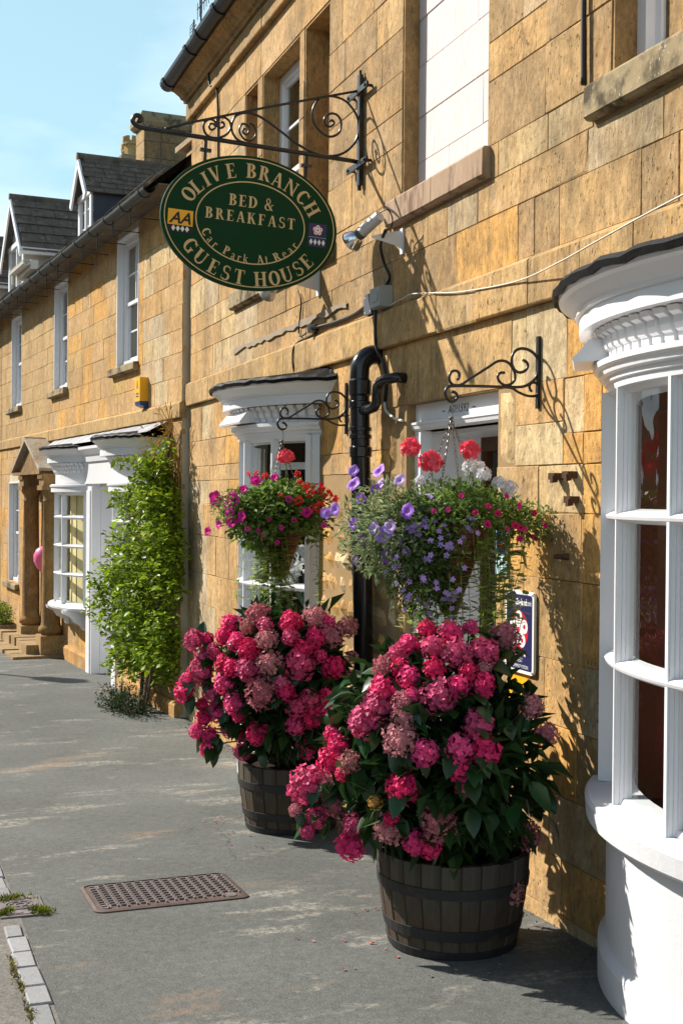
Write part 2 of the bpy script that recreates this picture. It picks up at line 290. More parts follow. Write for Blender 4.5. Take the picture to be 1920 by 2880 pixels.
def text_mesh(txt, size, off=0, shear=0, align='CENTER'):
    cu = bpy.data.curves.new('text', 'FONT'); cu.body = txt; cu.size = size; cu.offset = off; cu.shear = shear; cu.align_x = align; cu.resolution_u = 2
    o = bpy.data.objects.new('text', cu); C.objects.link(o); dg = bpy.context.evaluated_depsgraph_get(); dg.update()
    me = bpy.data.meshes.new_from_object(o.evaluated_get(dg)); bpy.data.objects.remove(o); bpy.data.curves.remove(cu); return me
def text_obj(name, txt, size, m, parent, loc, ax, ay, off=0, shear=0, align='CENTER', squeeze=1):
    me = text_mesh(txt, size, off, shear, align); ax, ay = Vector(ax), Vector(ay); az = ax.cross(ay); me.transform(Matrix((ax*squeeze, ay, az)).transposed().to_4x4())
    me.materials.clear(); me.materials.append(M[m]); o = bpy.data.objects.new(name, me); C.objects.link(o); o.parent = parent; o.location = loc; return o
def gz(x):                                              # the street runs downhill away from the camera, then levels out
    return .044*(x+4.04) if x > -10 else (-.262 - .004*(-10-x) if x > -14 else -.278)
# positions of blooms (x, y, z, radius, kind) on the bushes and baskets
HEADS_L=[(-6.543,-0.955,0.905,0.054,'m'),(-6.387,-0.793,1.009,0.05,'p'),(-6.357,-0.829,0.946,0.049,'p'),(-6.531,-0.881,0.908,0.036,'p'),(-6.448,-0.864,0.852,0.043,'m'),(-6.219,-0.801,0.925,0.048,'p'),(-6.135,-0.763,0.895,0.055,'p'),(-6.218,-0.687,1.068,0.059,'d'),(-6.206,-0.74,1.007,0.038,'d'),(-6.08,-0.676,0.95,0.051,'d'),(-6.132,-0.668,1.02,0.038,'m'),(-6.075,-0.549,1.039,0.058,'p'),(-6.07,-0.417,1.061,0.055,'d'),(-6.05,-0.351,1.03,0.041,'p'),(-6.026,-0.564,0.966,0.044,'m'),(-6.012,-0.346,0.975,0.058,'d'),(-5.996,-0.438,0.959,0.051,'p'),(-6.079,-0.226,1.007,0.049,'d'),(-5.978,-0.508,0.901,0.051,'p'),(-5.958,-0.421,0.867,0.031,'p'),(-5.963,-0.533,0.829,0.071,'m'),(-5.951,-0.347,0.807,0.055,'p'),(-5.994,-0.234,0.849,0.028,'d'),(-6.029,-0.676,0.833,0.058,'d'),(-6.109,-0.773,0.792,0.058,'m'),(-6.202,-0.832,0.789,0.041,'p'),(-6.273,-0.857,0.809,0.045,'p'),(-6.526,-0.903,0.815,0.047,'m'),(-6.519,-0.926,0.737,0.068,'m'),(-6.522,-0.991,0.689,0.036,'p'),(-6.514,-1.014,0.623,0.054,'p'),(-6.266,-0.858,0.699,0.052,'p'),(-6.492,-0.873,0.617,0.05,'m'),(-6.487,-0.91,0.558,0.032,'p'),(-6.047,-0.708,0.676,0.078,'d'),(-5.981,-0.601,0.684,0.044,'p'),(-5.985,-0.618,0.735,0.034,'m'),(-6.211,-0.814,0.597,0.055,'p'),(-6.466,-0.842,0.512,0.054,'p'),(-6.471,-0.914,0.479,0.043,'p'),(-6.463,-0.951,0.418,0.039,'p'),(-6.445,-0.883,0.389,0.043,'p'),(-6.434,-0.783,0.421,0.043,'m'),(-6.209,-0.786,0.537,0.035,'p'),(-6.432,-0.9,0.324,0.039,'p'),(-6.39,-0.72,0.304,0.043,'m'),(-6.413,-0.722,0.386,0.029,'p'),(-6.187,-0.691,0.435,0.057,'p'),(-5.976,-0.542,0.611,0.054,'m'),(-5.952,-0.478,0.652,0.047,'m'),(-6.024,-0.532,0.5,0.048,'p'),(-5.982,-0.453,0.551,0.061,'p'),(-5.952,-0.378,0.644,0.054,'p'),(-5.968,-0.394,0.585,0.041,'p'),(-6.167,-0.426,0.343,0.053,'p'),(-5.977,-0.239,0.748,0.034,'d')]
HEADS_R=[(-4.237,-0.609,1.189,0.034,'p'),(-4.18,-0.538,1.183,0.041,'p'),(-4.208,-0.442,1.191,0.027,'p'),(-4.199,-0.698,1.138,0.037,'p'),(-4.196,-0.742,1.106,0.037,'m'),(-4.2,-0.798,1.058,0.039,'d'),(-4.127,-0.635,1.131,0.046,'m'),(-4.091,-0.742,1.034,0.039,'p'),(-4.06,-0.657,1.067,0.036,'p'),(-4.14,-0.758,1.061,0.033,'p'),(-4.081,-0.558,1.12,0.053,'m'),(-4.08,-0.444,1.12,0.053,'m'),(-4.265,-0.264,1.153,0.053,'d'),(-4.142,-0.824,0.984,0.049,'p'),(-4.134,-0.851,0.927,0.056,'m'),(-4.169,-0.893,0.864,0.053,'m'),(-4.055,-0.778,0.949,0.039,'d'),(-4.038,-0.788,0.9,0.035,'d'),(-4.045,-0.747,0.975,0.026,'p'),(-3.997,-0.67,0.979,0.061,'m'),(-3.988,-0.596,1.009,0.039,'p'),(-4.012,-0.542,1.056,0.033,'p'),(-3.977,-0.501,1.013,0.044,'p'),(-4.013,-0.48,1.06,0.023,'d'),(-3.987,-0.294,0.924,0.041,'d'),(-3.999,-0.222,0.815,0.041,'d'),(-4.029,-0.808,0.826,0.057,'d'),(-3.917,-0.543,0.882,0.051,'m'),(-3.96,-0.733,0.78,0.045,'p'),(-3.912,-0.619,0.798,0.048,'p'),(-3.895,-0.525,0.789,0.054,'p'),(-3.91,-0.63,0.729,0.038,'p'),(-3.904,-0.597,0.665,0.035,'m'),(-4.295,-0.945,0.758,0.04,'p'),(-4.377,-0.948,0.688,0.048,'p'),(-4.206,-0.927,0.711,0.038,'d'),(-4.242,-0.935,0.667,0.03,'p'),(-4.348,-0.945,0.796,0.027,'p'),(-4.492,-1.011,0.568,0.066,'m'),(-4.473,-0.925,0.57,0.049,'d'),(-4.448,-0.9,0.493,0.04,'d'),(-4.477,-1.037,0.483,0.024,'d'),(-4.454,-0.967,0.452,0.038,'m'),(-4.449,-1.001,0.407,0.029,'m'),(-4.304,-0.878,0.454,0.037,'m'),(-4.392,-0.856,0.344,0.052,'p'),(-4.014,-0.799,0.642,0.053,'p'),(-4.107,-0.862,0.583,0.025,'g'),(-4.105,-0.812,0.478,0.052,'d'),(-3.968,-0.675,0.521,0.058,'d'),(-4.049,-0.729,0.44,0.042,'p'),(-4.029,-0.678,0.421,0.038,'p'),(-4.116,-0.233,0.401,0.048,'d'),(-4.095,-0.318,0.203,0.047,'d'),(-4.074,-0.815,0.525,0.026,'p')]
PET_R=[(-4.583,-0.77,1.76,0.018),(-4.587,-0.768,1.709,0.023),(-4.565,-0.672,1.761,0.023),(-4.568,-0.667,1.707,0.022),(-4.52,-0.702,1.689,0.015),(-4.444,-0.634,1.724,0.019),(-4.585,-0.737,1.653,0.018),(-4.315,-0.655,1.608,0.023),(-4.59,-0.769,1.554,0.02),(-4.419,-0.749,1.543,0.02),(-4.382,-0.723,1.518,0.026),(-4.355,-0.709,1.548,0.021),(-4.522,-0.753,1.493,0.019),(-4.577,-0.763,1.414,0.017),(-4.438,-0.687,1.432,0.022),(-4.603,-0.838,1.61,0.021),(-4.608,-0.874,1.595,0.017)]
GER_R=[(-4.526,-0.553,1.849,0.041),(-4.515,-0.472,1.793,0.051),(-4.467,-0.33,1.843,0.043)]
WHT_R=[(-4.475,-0.322,1.777,0.03),(-4.391,-0.306,1.749,0.027),(-4.352,-0.26,1.716,0.025),(-4.348,-0.218,1.696,0.031),(-4.377,-0.577,1.724,0.017),(-4.462,-0.285,1.786,0.015)]
CAL_R=[(-4.247,-0.357,1.628,0.012),(-4.244,-0.319,1.602,0.012),(-4.232,-0.367,1.562,0.013),(-4.236,-0.416,1.605,0.01),(-4.297,-0.255,1.666,0.009),(-4.3,-0.2,1.629,0.013),(-4.403,-0.081,1.601,0.011),(-4.39,-0.05,1.574,0.008),(-4.385,-0.039,1.553,0.011),(-4.266,-0.233,1.556,0.014),(-4.282,-0.202,1.547,0.013),(-4.297,-0.177,1.543,0.011),(-4.252,-0.273,1.544,0.009),(-4.399,-0.082,1.505,0.015),(-4.295,-0.198,1.505,0.011),(-4.252,-0.519,1.613,0.009),(-4.268,-0.458,1.667,0.01),(-4.267,-0.571,1.609,0.008)]
PET_L=[(-6.823,-0.749,1.642,0.039),(-6.653,-0.697,1.643,0.036),(-6.676,-0.722,1.625,0.025),(-6.691,-0.559,1.747,0.025),(-6.686,-0.453,1.767,0.019),(-6.583,-0.668,1.552,0.028),(-6.633,-0.707,1.521,0.028),(-6.764,-0.75,1.508,0.026),(-6.825,-0.795,1.466,0.021),(-6.644,-0.721,1.573,0.023),(-6.658,-0.639,1.699,0.022),(-6.513,-0.422,1.646,0.017),(-6.497,-0.326,1.576,0.023),(-6.555,-0.583,1.473,0.012),(-6.512,-0.533,1.535,0.011),(-6.508,-0.466,1.493,0.012),(-6.556,-0.551,1.452,0.012),(-6.493,-0.398,1.53,0.013),(-6.494,-0.356,1.588,0.015),(-6.571,-0.469,1.411,0.011),(-6.541,-0.213,1.505,0.014),(-6.581,-0.636,1.485,0.012)]
GER_L=[(-6.746,-0.367,1.877,0.046),(-6.791,-0.567,1.783,0.02),(-6.785,-0.526,1.783,0.02),(-6.732,-0.492,1.771,0.023),(-6.743,-0.3,1.786,0.023),(-6.62,-0.327,1.74,0.02),(-6.587,-0.301,1.715,0.025),(-6.509,-0.368,1.637,0.028),(-6.528,-0.465,1.664,0.016),(-6.55,-0.29,1.678,0.031),(-6.614,-0.216,1.704,0.038),(-6.601,-0.181,1.673,0.038),(-6.63,-0.123,1.648,0.028),(-6.523,-0.246,1.604,0.037),(-6.506,-0.291,1.592,0.025)]
VINE=[(0.13,0.17,1.91,0.13,0.09),(0.4,0.23,1.96,0.13,0.06),(-0.02,0.15,2.07,0.06,0.06),(0.27,0.17,1.8,0.18,0.11),(0.12,0.17,1.65,0.24,0.13),(0.0,0.12,1.53,0.18,0.16),(0.53,0.2,1.46,0.16,0.1),(0.04,0.15,1.32,0.22,0.15),(-0.15,0.1,1.18,0.15,0.17),(0.49,0.2,1.15,0.14,0.12),(0.77,0.23,0.95,0.16,0.13),(0.17,0.15,0.98,0.24,0.14),(1.24,0.25,0.73,0.15,0.19),(0.52,0.2,0.75,0.24,0.18),(-0.09,0.1,0.88,0.15,0.15),(0.59,0.2,0.53,0.21,0.14),(0.02,0.15,0.51,0.15,0.16),(0.86,0.2,0.23,0.12,0.17),(0.3,0.15,0.27,0.21,0.17),(-0.14,0.1,0.34,0.09,0.16),(0.56,0.15,0.07,0.13,0.09),(0.03,0.1,0.11,0.08,0.11),(1.41,0.23,0.85,0.12,0.14),(1.46,0.25,0.57,0.1,0.14),(1.18,0.2,1.06,0.13,0.11),(1.01,0.2,1.27,0.12,0.12),(1.05,0.23,0.45,0.13,0.13),(0.9,0.2,1.62,0.13,0.12),(1.07,0.2,0.07,0.1,0.14),(0.77,0.17,0.28,0.17,0.16)]
# ================================================================= setting
XS = [-400, -120, -60, -40, -28, -20, -17, -14] + [-14+.5*i for i in range(1, 41)] + [8, 14, 40, 400]
def strip(name, y0, y1, m, dz=0, ny=8, label=None):
    b = MB(); ys = [y0+(y1-y0)*j/ny for j in range(ny+1)]
    for x in XS: b.v += [(x, y, gz(min(x, 6))+dz) for y in ys]
    n = ny+1
    for i in range(len(XS)-1):
        for j in range(ny): b.f.append((i*n+j, (i+1)*n+j, (i+1)*n+j+1, i*n+j+1)); b.mi.append(0)
    o = b.build(name, m); o['kind'] = 'structure'; return o
strip('pavement', -1.95, 3, 'asphalt')
strip('road', -400, -1.95, 'road', -.004)
strip('ground', 3, 400, 'road', -.002)
kerb = strip('kerb', -2.034, -1.948, 'road', .0015, 1)
x = -2.2; kr = random.Random(3)
sets = []
while x > -9.5:
    L = kr.uniform(.15, .215)
    if not (-5.56 < x-L/2 < -5.13): sets.append((x, L))
    x -= L
for (x, L) in sets:
    b = MB(); w0 = -2.03+kr.uniform(-.004,.004); w1 = -1.957+kr.uniform(-.008,.008); z = .012+kr.uniform(-.003,.003); g = .004; e = .006
    lo = [(x-g,w0),(x-L+g,w0+kr.uniform(-.004,.004)),(x-L+g,w1),(x-g,w1+kr.uniform(-.004,.004))]
    cx, cy = x-L/2, (w0+w1)/2
    hi = [(px+(cx-px)*.06, py+(cy-py)*.14) for px, py in lo]
    b.add([(px,py,gz(px)-.02) for px,py in lo]+[(px,py,gz(px)+z-.005) for px,py in lo]+[(px,py,gz(px)+z) for px,py in hi], [(8,11,10,9)]+[(i,(i+1)%4,4+(i+1)%4,4+i) for i in range(4)]+[(4+i,4+(i+1)%4,8+(i+1)%4,8+i) for i in range(4)])
    b.build('kerb_sett', 'sett', kerb)

# ---------------------------------------------------------------- ashlar walls
def core_wall(parent, s0, s1, z0, z1, ops, m, depth=.32, front=-.005):
    """solid backing wall in cells, openings left free; joints show it between the stones"""
    ss = sorted({s0, s1, *[v for o in ops for v in o[:2] if s0 < v < s1]}); zs = sorted({z0, z1, *[v for o in ops for v in o[2:4] if z0 < v < z1]})
    b = MB()
    for i in range(len(ss)-1):
        for j in range(len(zs)-1):
            cs, cz = (ss[i]+ss[i+1])/2, (zs[j]+zs[j+1])/2
            if any(o[0] < cs < o[1] and o[2] < cz < o[3] for o in ops): continue
            b.box(ss[i], ss[i+1], -depth, front, zs[j], zs[j+1])
    return b.build('wall', m, parent)
def stone_block(parent, s0, s1, z0, z1, col, rr, g=.001, out=0, m='stone', rough=0, name='stone', back=.03):
    b = MB(); e = .0028; f = out + rr.uniform(-.0015, .0025)
    j = lambda a=.0022: rr.uniform(-a, a)
    s0 += g; s1 -= g; z0 += g; z1 -= g
    lo = [(s0+j(),z0+j()),(s1+j(),z0+j()),(s1+j(),z1+j()),(s0+j(),z1+j())]
    if rough:
        ns, nz = max(2, int((s1-s0)/.05)), max(2, int((z1-z0)/.05)); V = []; F = []
        for q in range(nz+1):
            for p in range(ns+1):
                edge = p in (0, ns) or q in (0, nz); V.append((s0+(s1-s0)*p/ns+(0 if edge else j(.01)), f+(-.012 if edge else rr.uniform(-.004, rough)), z0+(z1-z0)*q/nz+(0 if edge else j(.01))))
        for q in range(nz):
            for p in range(ns): a = q*(ns+1)+p; F.append((a, a+ns+1, a+ns+2, a+1))
        b.add(V, F); b.box(s0, s1, out-back, f-.0135, z0, z1)
    else:
        ch = rr.random() < .16; k = rr.randrange(4)          # some arrises are chipped
        hi = []
        for i, (p, q) in enumerate(lo):
            ee = e*(3.2 if ch and i == k else rr.uniform(.7, 1.3)); hi.append((p+(ee if i in (0,3) else -ee), q+(ee if i in (0,1) else -ee)))
        b.add([(p, out-back, q) for p,q in lo]+[(p, f-.0035, q) for p,q in lo]+[(p, f, q) for p,q in hi],
              [(i, 4+i, 4+(i+1)%4, (i+1)%4) for i in range(4)]+[(4+i, 8+i, 8+(i+1)%4, 4+(i+1)%4) for i in range(4)]+[(8,11,10,9)])
    o = b.build(name, m, parent); o.color = (*col, 1); return o
OCH = [(0.537,0.337,0.145),(0.516,0.329,0.151),(0.562,0.365,0.170),(0.493,0.317,0.145),(0.540,0.357,0.178),(0.566,0.343,0.138),(0.510,0.340,0.169)]
BRN = [(0.409,0.266,0.129),(0.388,0.258,0.130),(0.433,0.279,0.134),(0.413,0.279,0.151),(0.457,0.303,0.148),(0.373,0.250,0.125)]
PAL = [(0.599,0.465,0.273),(0.583,0.448,0.249),(0.615,0.456,0.241),(0.551,0.433,0.257)]; ORG = [(0.633,0.348,0.102),(0.653,0.369,0.110),(0.604,0.330,0.099)]
GRY = [(0.520,0.417,0.273),(0.496,0.385,0.241),(0.551,0.433,0.273)]
def free(s0, s1, z0, z1, ops):
    cut = sorted((max(s0,o[0]), min(s1,o[1])) for o in ops if o[2] < z1-.02 and o[3] > z0+.02 and o[0] < s1 and o[1] > s0)
    res = []; a = s0
    for c0, c1 in cut:
        if c0 > a+.004: res.append((a, c0))
        a = max(a, c1)
    if a < s1-.004: res.append((a, s1))
    return res
def course(parent, s0, s1, z0, z1, ops, rr, lens, pick, given=(), **kw):
    n = 0
    for (a, c) in free(s0, s1, z0, z1, ops):
        cuts = [g for g in given if a+.05 < g < c-.05]; pos = a
        pts = [a]
        for g in cuts+[c]:
            while g-pos > lens[1]*1.25:
                L = rr.uniform(*lens)
                if g-pos-L < lens[0]*.6: L = (g-pos)/2
                pos += L; pts.append(pos)
            pts.append(g); pos = g
        for i in range(len(pts)-1):
            if pts[i+1]-pts[i] > .012: stone_block(parent, pts[i], pts[i+1], z0, z1, pick(rr, (pts[i]+pts[i+1])/2, (z0+z1)/2), rr, **kw); n += 1
    return n

# ================================================================= guest house (near): local s = -x, o = -y (towards the street)
GH = thing('stone_house', 'ochre stone guest house with black drainpipe, two white bow windows and white painted blind window', 'house', (0,0,0), PI)
ops = [(2.44, 3.92, -.3, 2.2), (7.28, 8.72, -.4, 2.2), (4.887, 5.905, -.5, 2.13), (5.005, 5.986, 3.195, 4.62),
       (3.64, 4.005, 3.195, 4.62), (2.68, 3.53, 3.195, 4.62), (2.2, 2.57, 3.195, 4.62),
       (7.13, 7.61, 3.195, 4.62), (7.71, 8.56, 3.195, 4.62), (8.68, 9.01, 3.195, 4.62)]
core_wall(GH, 1.2, 10.74, -.5, 5.2, ops, 'mortar')
b = MB(); b.box(1.2, 10.74, -6, -5.8, -.5, 5.2); b.box(10.5, 10.74, -5.8, -.33, -.5, 5.2); b.box(1.2, 1.4, -5.8, -.33, -.5, 5.2); b.box(1.4, 10.5, -5.8, -.33, 2.62, 2.7); b.build('rear_wall', 'mortar', GH)
rr = random.Random(5)
def pick_up(r, s, z):                                   # upper storey: browner, a few pale replacements
    if 3.06 < z < 3.19 and 4.07 < s < 4.9: return r.choice(PAL)
    if z < 2.9 and s < 6: return r.choice(OCH+OCH+BRN+ORG)
    if s > 8.9: return r.choice(OCH+PAL+GRY+OCH)
    return r.choice(BRN+BRN+OCH+[GRY[1]])
def pick_lo(r, s, z):
    if s > 10.0: return r.choice(GRY+[OCH[4], PAL[3]])
    if s > 9.15: return r.choice(ORG+OCH+OCH+[PAL[1]])
    if s < 4.18: return r.choice(ORG) if z > .9 else r.choice(ORG+BRN+GRY)
    if s < 4.9: return r.choice(PAL+[OCH[2], OCH[4]]) if z > 1.6 else r.choice(ORG+OCH)
    return r.choice(OCH+ORG)
S0, S1 = 2.15, 10.74
# band course and lintels first, then courses
kwu = dict(m='stone')
for (z0, z1, giv) in [(2.645, 2.882, (3.80,4.37,4.57,4.71,5.32,6.10,6.66,7.05,9.39,10.23)), (2.882, 3.045, (3.67,4.16,4.70,5.42,5.65,6.40,7.2,8.63,9.23,10.31)), (3.045, 3.195, (4.47,4.9,5.03,6.10,6.57,7.0,9.27,9.9,10.33)),
                      (3.195, 3.475, (4.18,6.25,6.72,9.76,10.22)), (3.475, 3.645, (4.49,6.9,10.0)), (3.645, 3.84, (4.69,4.97,6.45,9.6)), (3.84, 4.06, (4.49,6.27,6.9)), (4.06, 4.285, (4.30,6.36,6.85)), (4.285, 4.62, (4.6,6.4,9.9))]:
    sill = [(4.985,6.14,3.05,3.2),(3.5,4.13,3.05,3.2),(2.0,3.5,3.05,3.2),(7.0,9.27,3.05,3.2)] if 3.0 < z0 < 3.1 else []
    course(GH, S0, S1, z0, z1, ops+sill, rr, (.26, .56), pick_up, giv, **kwu)
course(GH, S0, S1, 4.62, 4.905, ops, rr, (.5, .9), lambda r,s,z: r.choice(OCH), (5.0,7.0,9.0), **kwu)
# ground storey
door = [(4.887,5.905,-.5,2.13)]
rub = (5.98, 7.20)                                       # coarse rubble patch beside the drainpipe
for (z0, z1, giv) in [(2.125, 2.44, (4.3,4.634,4.76,6.02,6.7,9.0)), (1.91, 2.125, (4.04,4.17,4.3,4.71,6.3,9.52,10.05)), (1.79, 1.91, (4.04,4.17,4.32,4.71,6.3,9.37,10.0)), (1.60, 1.79, (4.175,4.516,9.4,10.0)), (1.34, 1.60, (4.176,4.43,9.7,10.2)), (1.025, 1.34, (4.166,4.5,9.78,10.05)), (.77, 1.025, (4.15,4.45,9.6,10.05)), (.50, .77, (4.2,4.5,9.8)), (.26, .50, (4.4,9.5)), (.04, .26, (4.3,9.9)), (-.36, .04, (4.25,9.6))]:
    o2 = ops + ([(rub[0], rub[1], -1, 1.66)] if z0 < 1.65 else []) + ([(4.72,4.887,1.785,2.13),(5.905,6.12,-.5,2.125)] if z0 < 2.12 else [])
    if abs(z0-1.79) < .01: o2 = o2 + [(4.17,4.72,1.5,2.0)]
    if abs(z0-1.91) < .01: o2 = o2 + [(4.32,4.72,1.5,1.96)]
    if z0 > 2: o2 = o2 + [(4.76,6.02,2.1,2.5)]
    course(GH, S0, S1, z0, z1, o2, rr, (.30, .56), pick_lo, giv, m='stone')
stone_block(GH, 4.76, 6.02, 2.13, 2.44, (.50,.325,.145), rr)                               # door lintel
stone_block(GH, 4.72, 4.887, 1.785, 2.128, PAL[2], rr, rough=.004)                          # tooled jamb stone
stone_block(GH, 4.32, 4.72, 1.79, 1.96, PAL[1], rr); stone_block(GH, 4.17, 4.32, 1.79, 1.91, ORG[0], rr)
stone_block(GH, 4.32, 4.72, 1.96, 2.127, OCH[2], rr)
for (z0, z1) in [(1.55,2.125),(1.2,1.55),(.95,1.2),(.6,.95),(.25,.6),(-.12,.25)]:          # rough jamb left of the door
    stone_block(GH, 5.905, 6.02+rr.uniform(-.02,.02), z0, z1, rr.choice(BRN+[OCH[3]]), rr, rough=.005)
    stone_block(GH, 6.02, 6.12, z0+.03, z1-.03, rr.choice(PAL+OCH), rr, rough=.022)
z = -.2
while z < 1.64:                                          # rubble
    h = min(rr.uniform(.10,.2), 1.66-z); s = 6.125
    if 1.66-z-h < .06: h = 1.66-z
    while s < 7.2:
        L = rr.uniform(.12,.30)
        if 7.2-s-L < .09: L = 7.2-s
        stone_block(GH, s, s+L, z, z+h, rr.choice(ORG+OCH+[PAL[0]]), rr, g=.007, rough=.026); s += L
    z += h
# string course, stones proud of the wall with a weathered top
def ledge(parent, s0, s1, z0, z1, p, rr, lens, cols, m='stone', name='band_stone', cuts=()):
    pts = [s0]
    for g in list(cuts)+[s1]:
        while g-pts[-1] > lens[1]*1.3: pts.append(pts[-1]+rr.uniform(*lens))
        pts.append(g)
    for a, c in zip(pts, pts[1:]):
        b = MB(); j = lambda: rr.uniform(-.003,.003); q = p+j()
        b.sweep([(-.03,z0),(q-.004,z0+j()),(q,z0+.006),(q,z1-.02),(q-.006,z1-.012),(.004,z1+.004),(-.03,z1+.004)], [(a+.002,0,0,1),(c-.002,0,0,1)], caps=True)
        o = b.build(name, m, parent); o.color = (*rr.choice(cols), 1)
ledge(GH, S0, 10.77, 2.44, 2.642, .034, rr, (.5,.9), [(.48,.32,.15),(.46,.29,.125),(.50,.33,.15),(.52,.34,.14)], cuts=(3.8,4.16,4.563,5.04,5.47,6.33,6.69,7.9))
ledge(GH, 1.2, 10.78, 4.905, 5.06, .045, rr, (.7,1.1), [(.42,.27,.12),(.40,.255,.115)], name='frieze_stone')
b = MB(); b.sweep([(0,5.06),(.06,5.06),(.065,5.085),(.085,5.09),(.10,5.115),(.15,5.15),(.165,5.15),(.165,5.20),(0,5.20)], [(1.2,0,0,1),(10.8,0,0,1)], caps=True); o = b.build('cornice', 'stone', GH); o.color = (.37,.235,.11,1)
# gutter, roof
def half_gutter(parent, s0, s1, o, z, r, m, joints):
    b = MB(); A = [PI+PI*k/8 for k in range(9)]
    prof = [(o+r*math.cos(a), z+r*math.sin(a)) for a in A]+[(o+r*.86*math.cos(a), z+r*.86*math.sin(a)) for a in reversed(A)]
    b.sweep(prof, [(s0,0,0,1),(s1,0,0,1)], closed=True, caps=True); b.add([(s1-.004, o+r*math.cos(a), z+r*math.sin(a)) for a in A], [tuple(range(9))])
    g = b.build('gutter', m, parent)
    for s in joints:
        c = MB(); rr2 = r*1.13; prof2 = [(o+rr2*math.cos(a), z+rr2*math.sin(a)) for a in A]+[(o+r*math.cos(a), z+r*math.sin(a)) for a in reversed(A)]
        c.sweep(prof2, [(s-.035,0,0,1),(s+.035,0,0,1)], closed=True, caps=True); c.build('gutter_bracket', m, g)
    return g
half_gutter(GH, 1.2, 10.86, .19, 5.235, .07, 'gutter', [10.74, 9.9, 9.55, 9.0, 8.1, 7.2, 6.3, 5.4, 4.5])
b = MB(); b.box(1.2,10.85,.15,.158,5.2,5.3); b.quad((1.2,.21,5.245),(10.85,.21,5.245),(10.85,-3.1,7.75),(1.2,-3.1,7.75)); b.quad((1.2,-3.1,7.75),(10.85,-3.1,7.75),(10.85,-6.2,5.2),(1.2,-6.2,5.2)); b.build('roof', 'slate', GH)
# sills
def sill(parent, s0, s1, z0, z1, p, m, rr, split=None):
    ends = [s0, s1] if split is None else [s0, split, s1]
    for a, c in zip(ends, ends[1:]):
        b = MB(); path = [(a+.002+(c-a-.004)*k/8, rr.uniform(-.002,.002), 0, 1) for k in range(9)]
        b.sweep([(-.1,z0),(p-.012,z0+.002),(p-.008,z0+.008),(p,z0+.014),(p-.001,z1-.016),(p-.01,z1-.004),(-.1,z1+.004)], path, caps=True); b.build('sill', m, parent)
sill(GH, 4.975, 6.115, 3.055, 3.197, .042, 'sill', rr, 5.53)
sill(GH, 3.44, 4.128, 3.06, 3.197, .045, 'sill_grey', rr); sill(GH, 2.1, 3.438, 3.06, 3.197, .045, 'sill_grey', rr); sill(GH, 7.02, 9.275, 3.062, 3.197, .045, 'sill_grey', rr)
# jamb linings of openings
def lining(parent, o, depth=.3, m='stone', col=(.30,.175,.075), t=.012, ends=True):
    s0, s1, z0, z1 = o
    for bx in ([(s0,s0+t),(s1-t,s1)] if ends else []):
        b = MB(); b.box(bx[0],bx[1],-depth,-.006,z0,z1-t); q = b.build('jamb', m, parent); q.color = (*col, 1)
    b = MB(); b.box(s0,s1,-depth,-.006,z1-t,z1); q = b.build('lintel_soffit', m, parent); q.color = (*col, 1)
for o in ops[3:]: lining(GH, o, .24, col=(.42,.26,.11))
# blind window painted pinkish white: blocks with shallow joints
pz = [3.195,3.37,3.60,3.86,4.10,4.36,4.62]; pr = random.Random(2)
for a, c in zip(pz, pz[1:]):
    sp = [5.005, 5.32+pr.uniform(-.15,.3), 5.986] if c-a > .16 else [5.005,5.986]
    for u, v in zip(sp, sp[1:]): stone_block(GH, u, v, a, c, (1,1,1), pr, g=.0006, out=-.088, m='pink', name='painted_block', back=.06)
# sash windows behind the mullions
def sash(parent, s0, s1, z0, z1, o, bars_v=1, bars_h=3, room='dark', fr=.055, meet=True, name='sash_window'):
    f = MB(); f.box(s0,s0+fr,o-.05,o,z0,z1); f.box(s1-fr,s1,o-.05,o,z0,z1); f.box(s0+fr,s1-fr,o-.05,o,z1-fr,z1); f.box(s0+fr,s1-fr,o-.05,o+.012,z0,z0+fr*1.2)
    w = f.build(name, 'white', parent); zm = (z0+z1)/2; i0, i1, j0, j1 = s0+fr, s1-fr, z0+fr*1.2, z1-fr
    st = .036
    for (a, c, oo) in ((j0, zm+.02, o-.04), (zm-.02, j1, o-.018)):
        q = MB(); q.box(i0,i0+st,oo-.02,oo,a,c); q.box(i1-st,i1,oo-.02,oo,a,c); q.box(i0+st,i1-st,oo-.02,oo,a,a+st); q.box(i0+st,i1-st,oo-.02,oo,c-st,c); q.build('sash', 'white', w)
        for k in range(1, bars_v+1):
            x = i0+(i1-i0)*k/(bars_v+1); q = MB(); q.box(x-.009,x+.009,oo-.018,oo-.002,a+st,c-st); q.build('glazing_bar', 'white', w)
        for k in range(1, bars_h):
            zz = a+(c-a)*k/bars_h; q = MB(); q.box(i0+st,i1-st,oo-.016,oo-.004,zz-.009,zz+.009); q.build('glazing_bar', 'white', w)
        q = MB(); q.quad((i0+st,oo-.012,a+st),(i1-st,oo-.012,a+st),(i1-st,oo-.012,c-st),(i0+st,oo-.012,c-st)); q.build('pane', 'glass', w)
    q = MB(); q.quad((s0,o-.5,z0),(s1,o-.5,z0),(s1,o-.5,z1),(s0,o-.5,z1)); q.box(i0,i0+.25*(i1-i0),o-.16,o-.13,z0,z1,1); q.build('room', [room,'roomwhite'], w)
    return w
sash(GH, 7.722, 8.548, 3.2, 4.6, -.125, 1, 2); sash(GH, 3.652, 3.993, 3.2, 4.6, -.10, 0, 1); sash(GH, 2.692, 3.518, 3.2, 4.6, -.125, 1, 2)
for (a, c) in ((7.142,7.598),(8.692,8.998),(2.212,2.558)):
    b = MB(); b.box(a,c,-.24,-.2,3.2,4.6); q = b.build('blind_light', 'stone', GH); q.color = (.36,.225,.10,1)

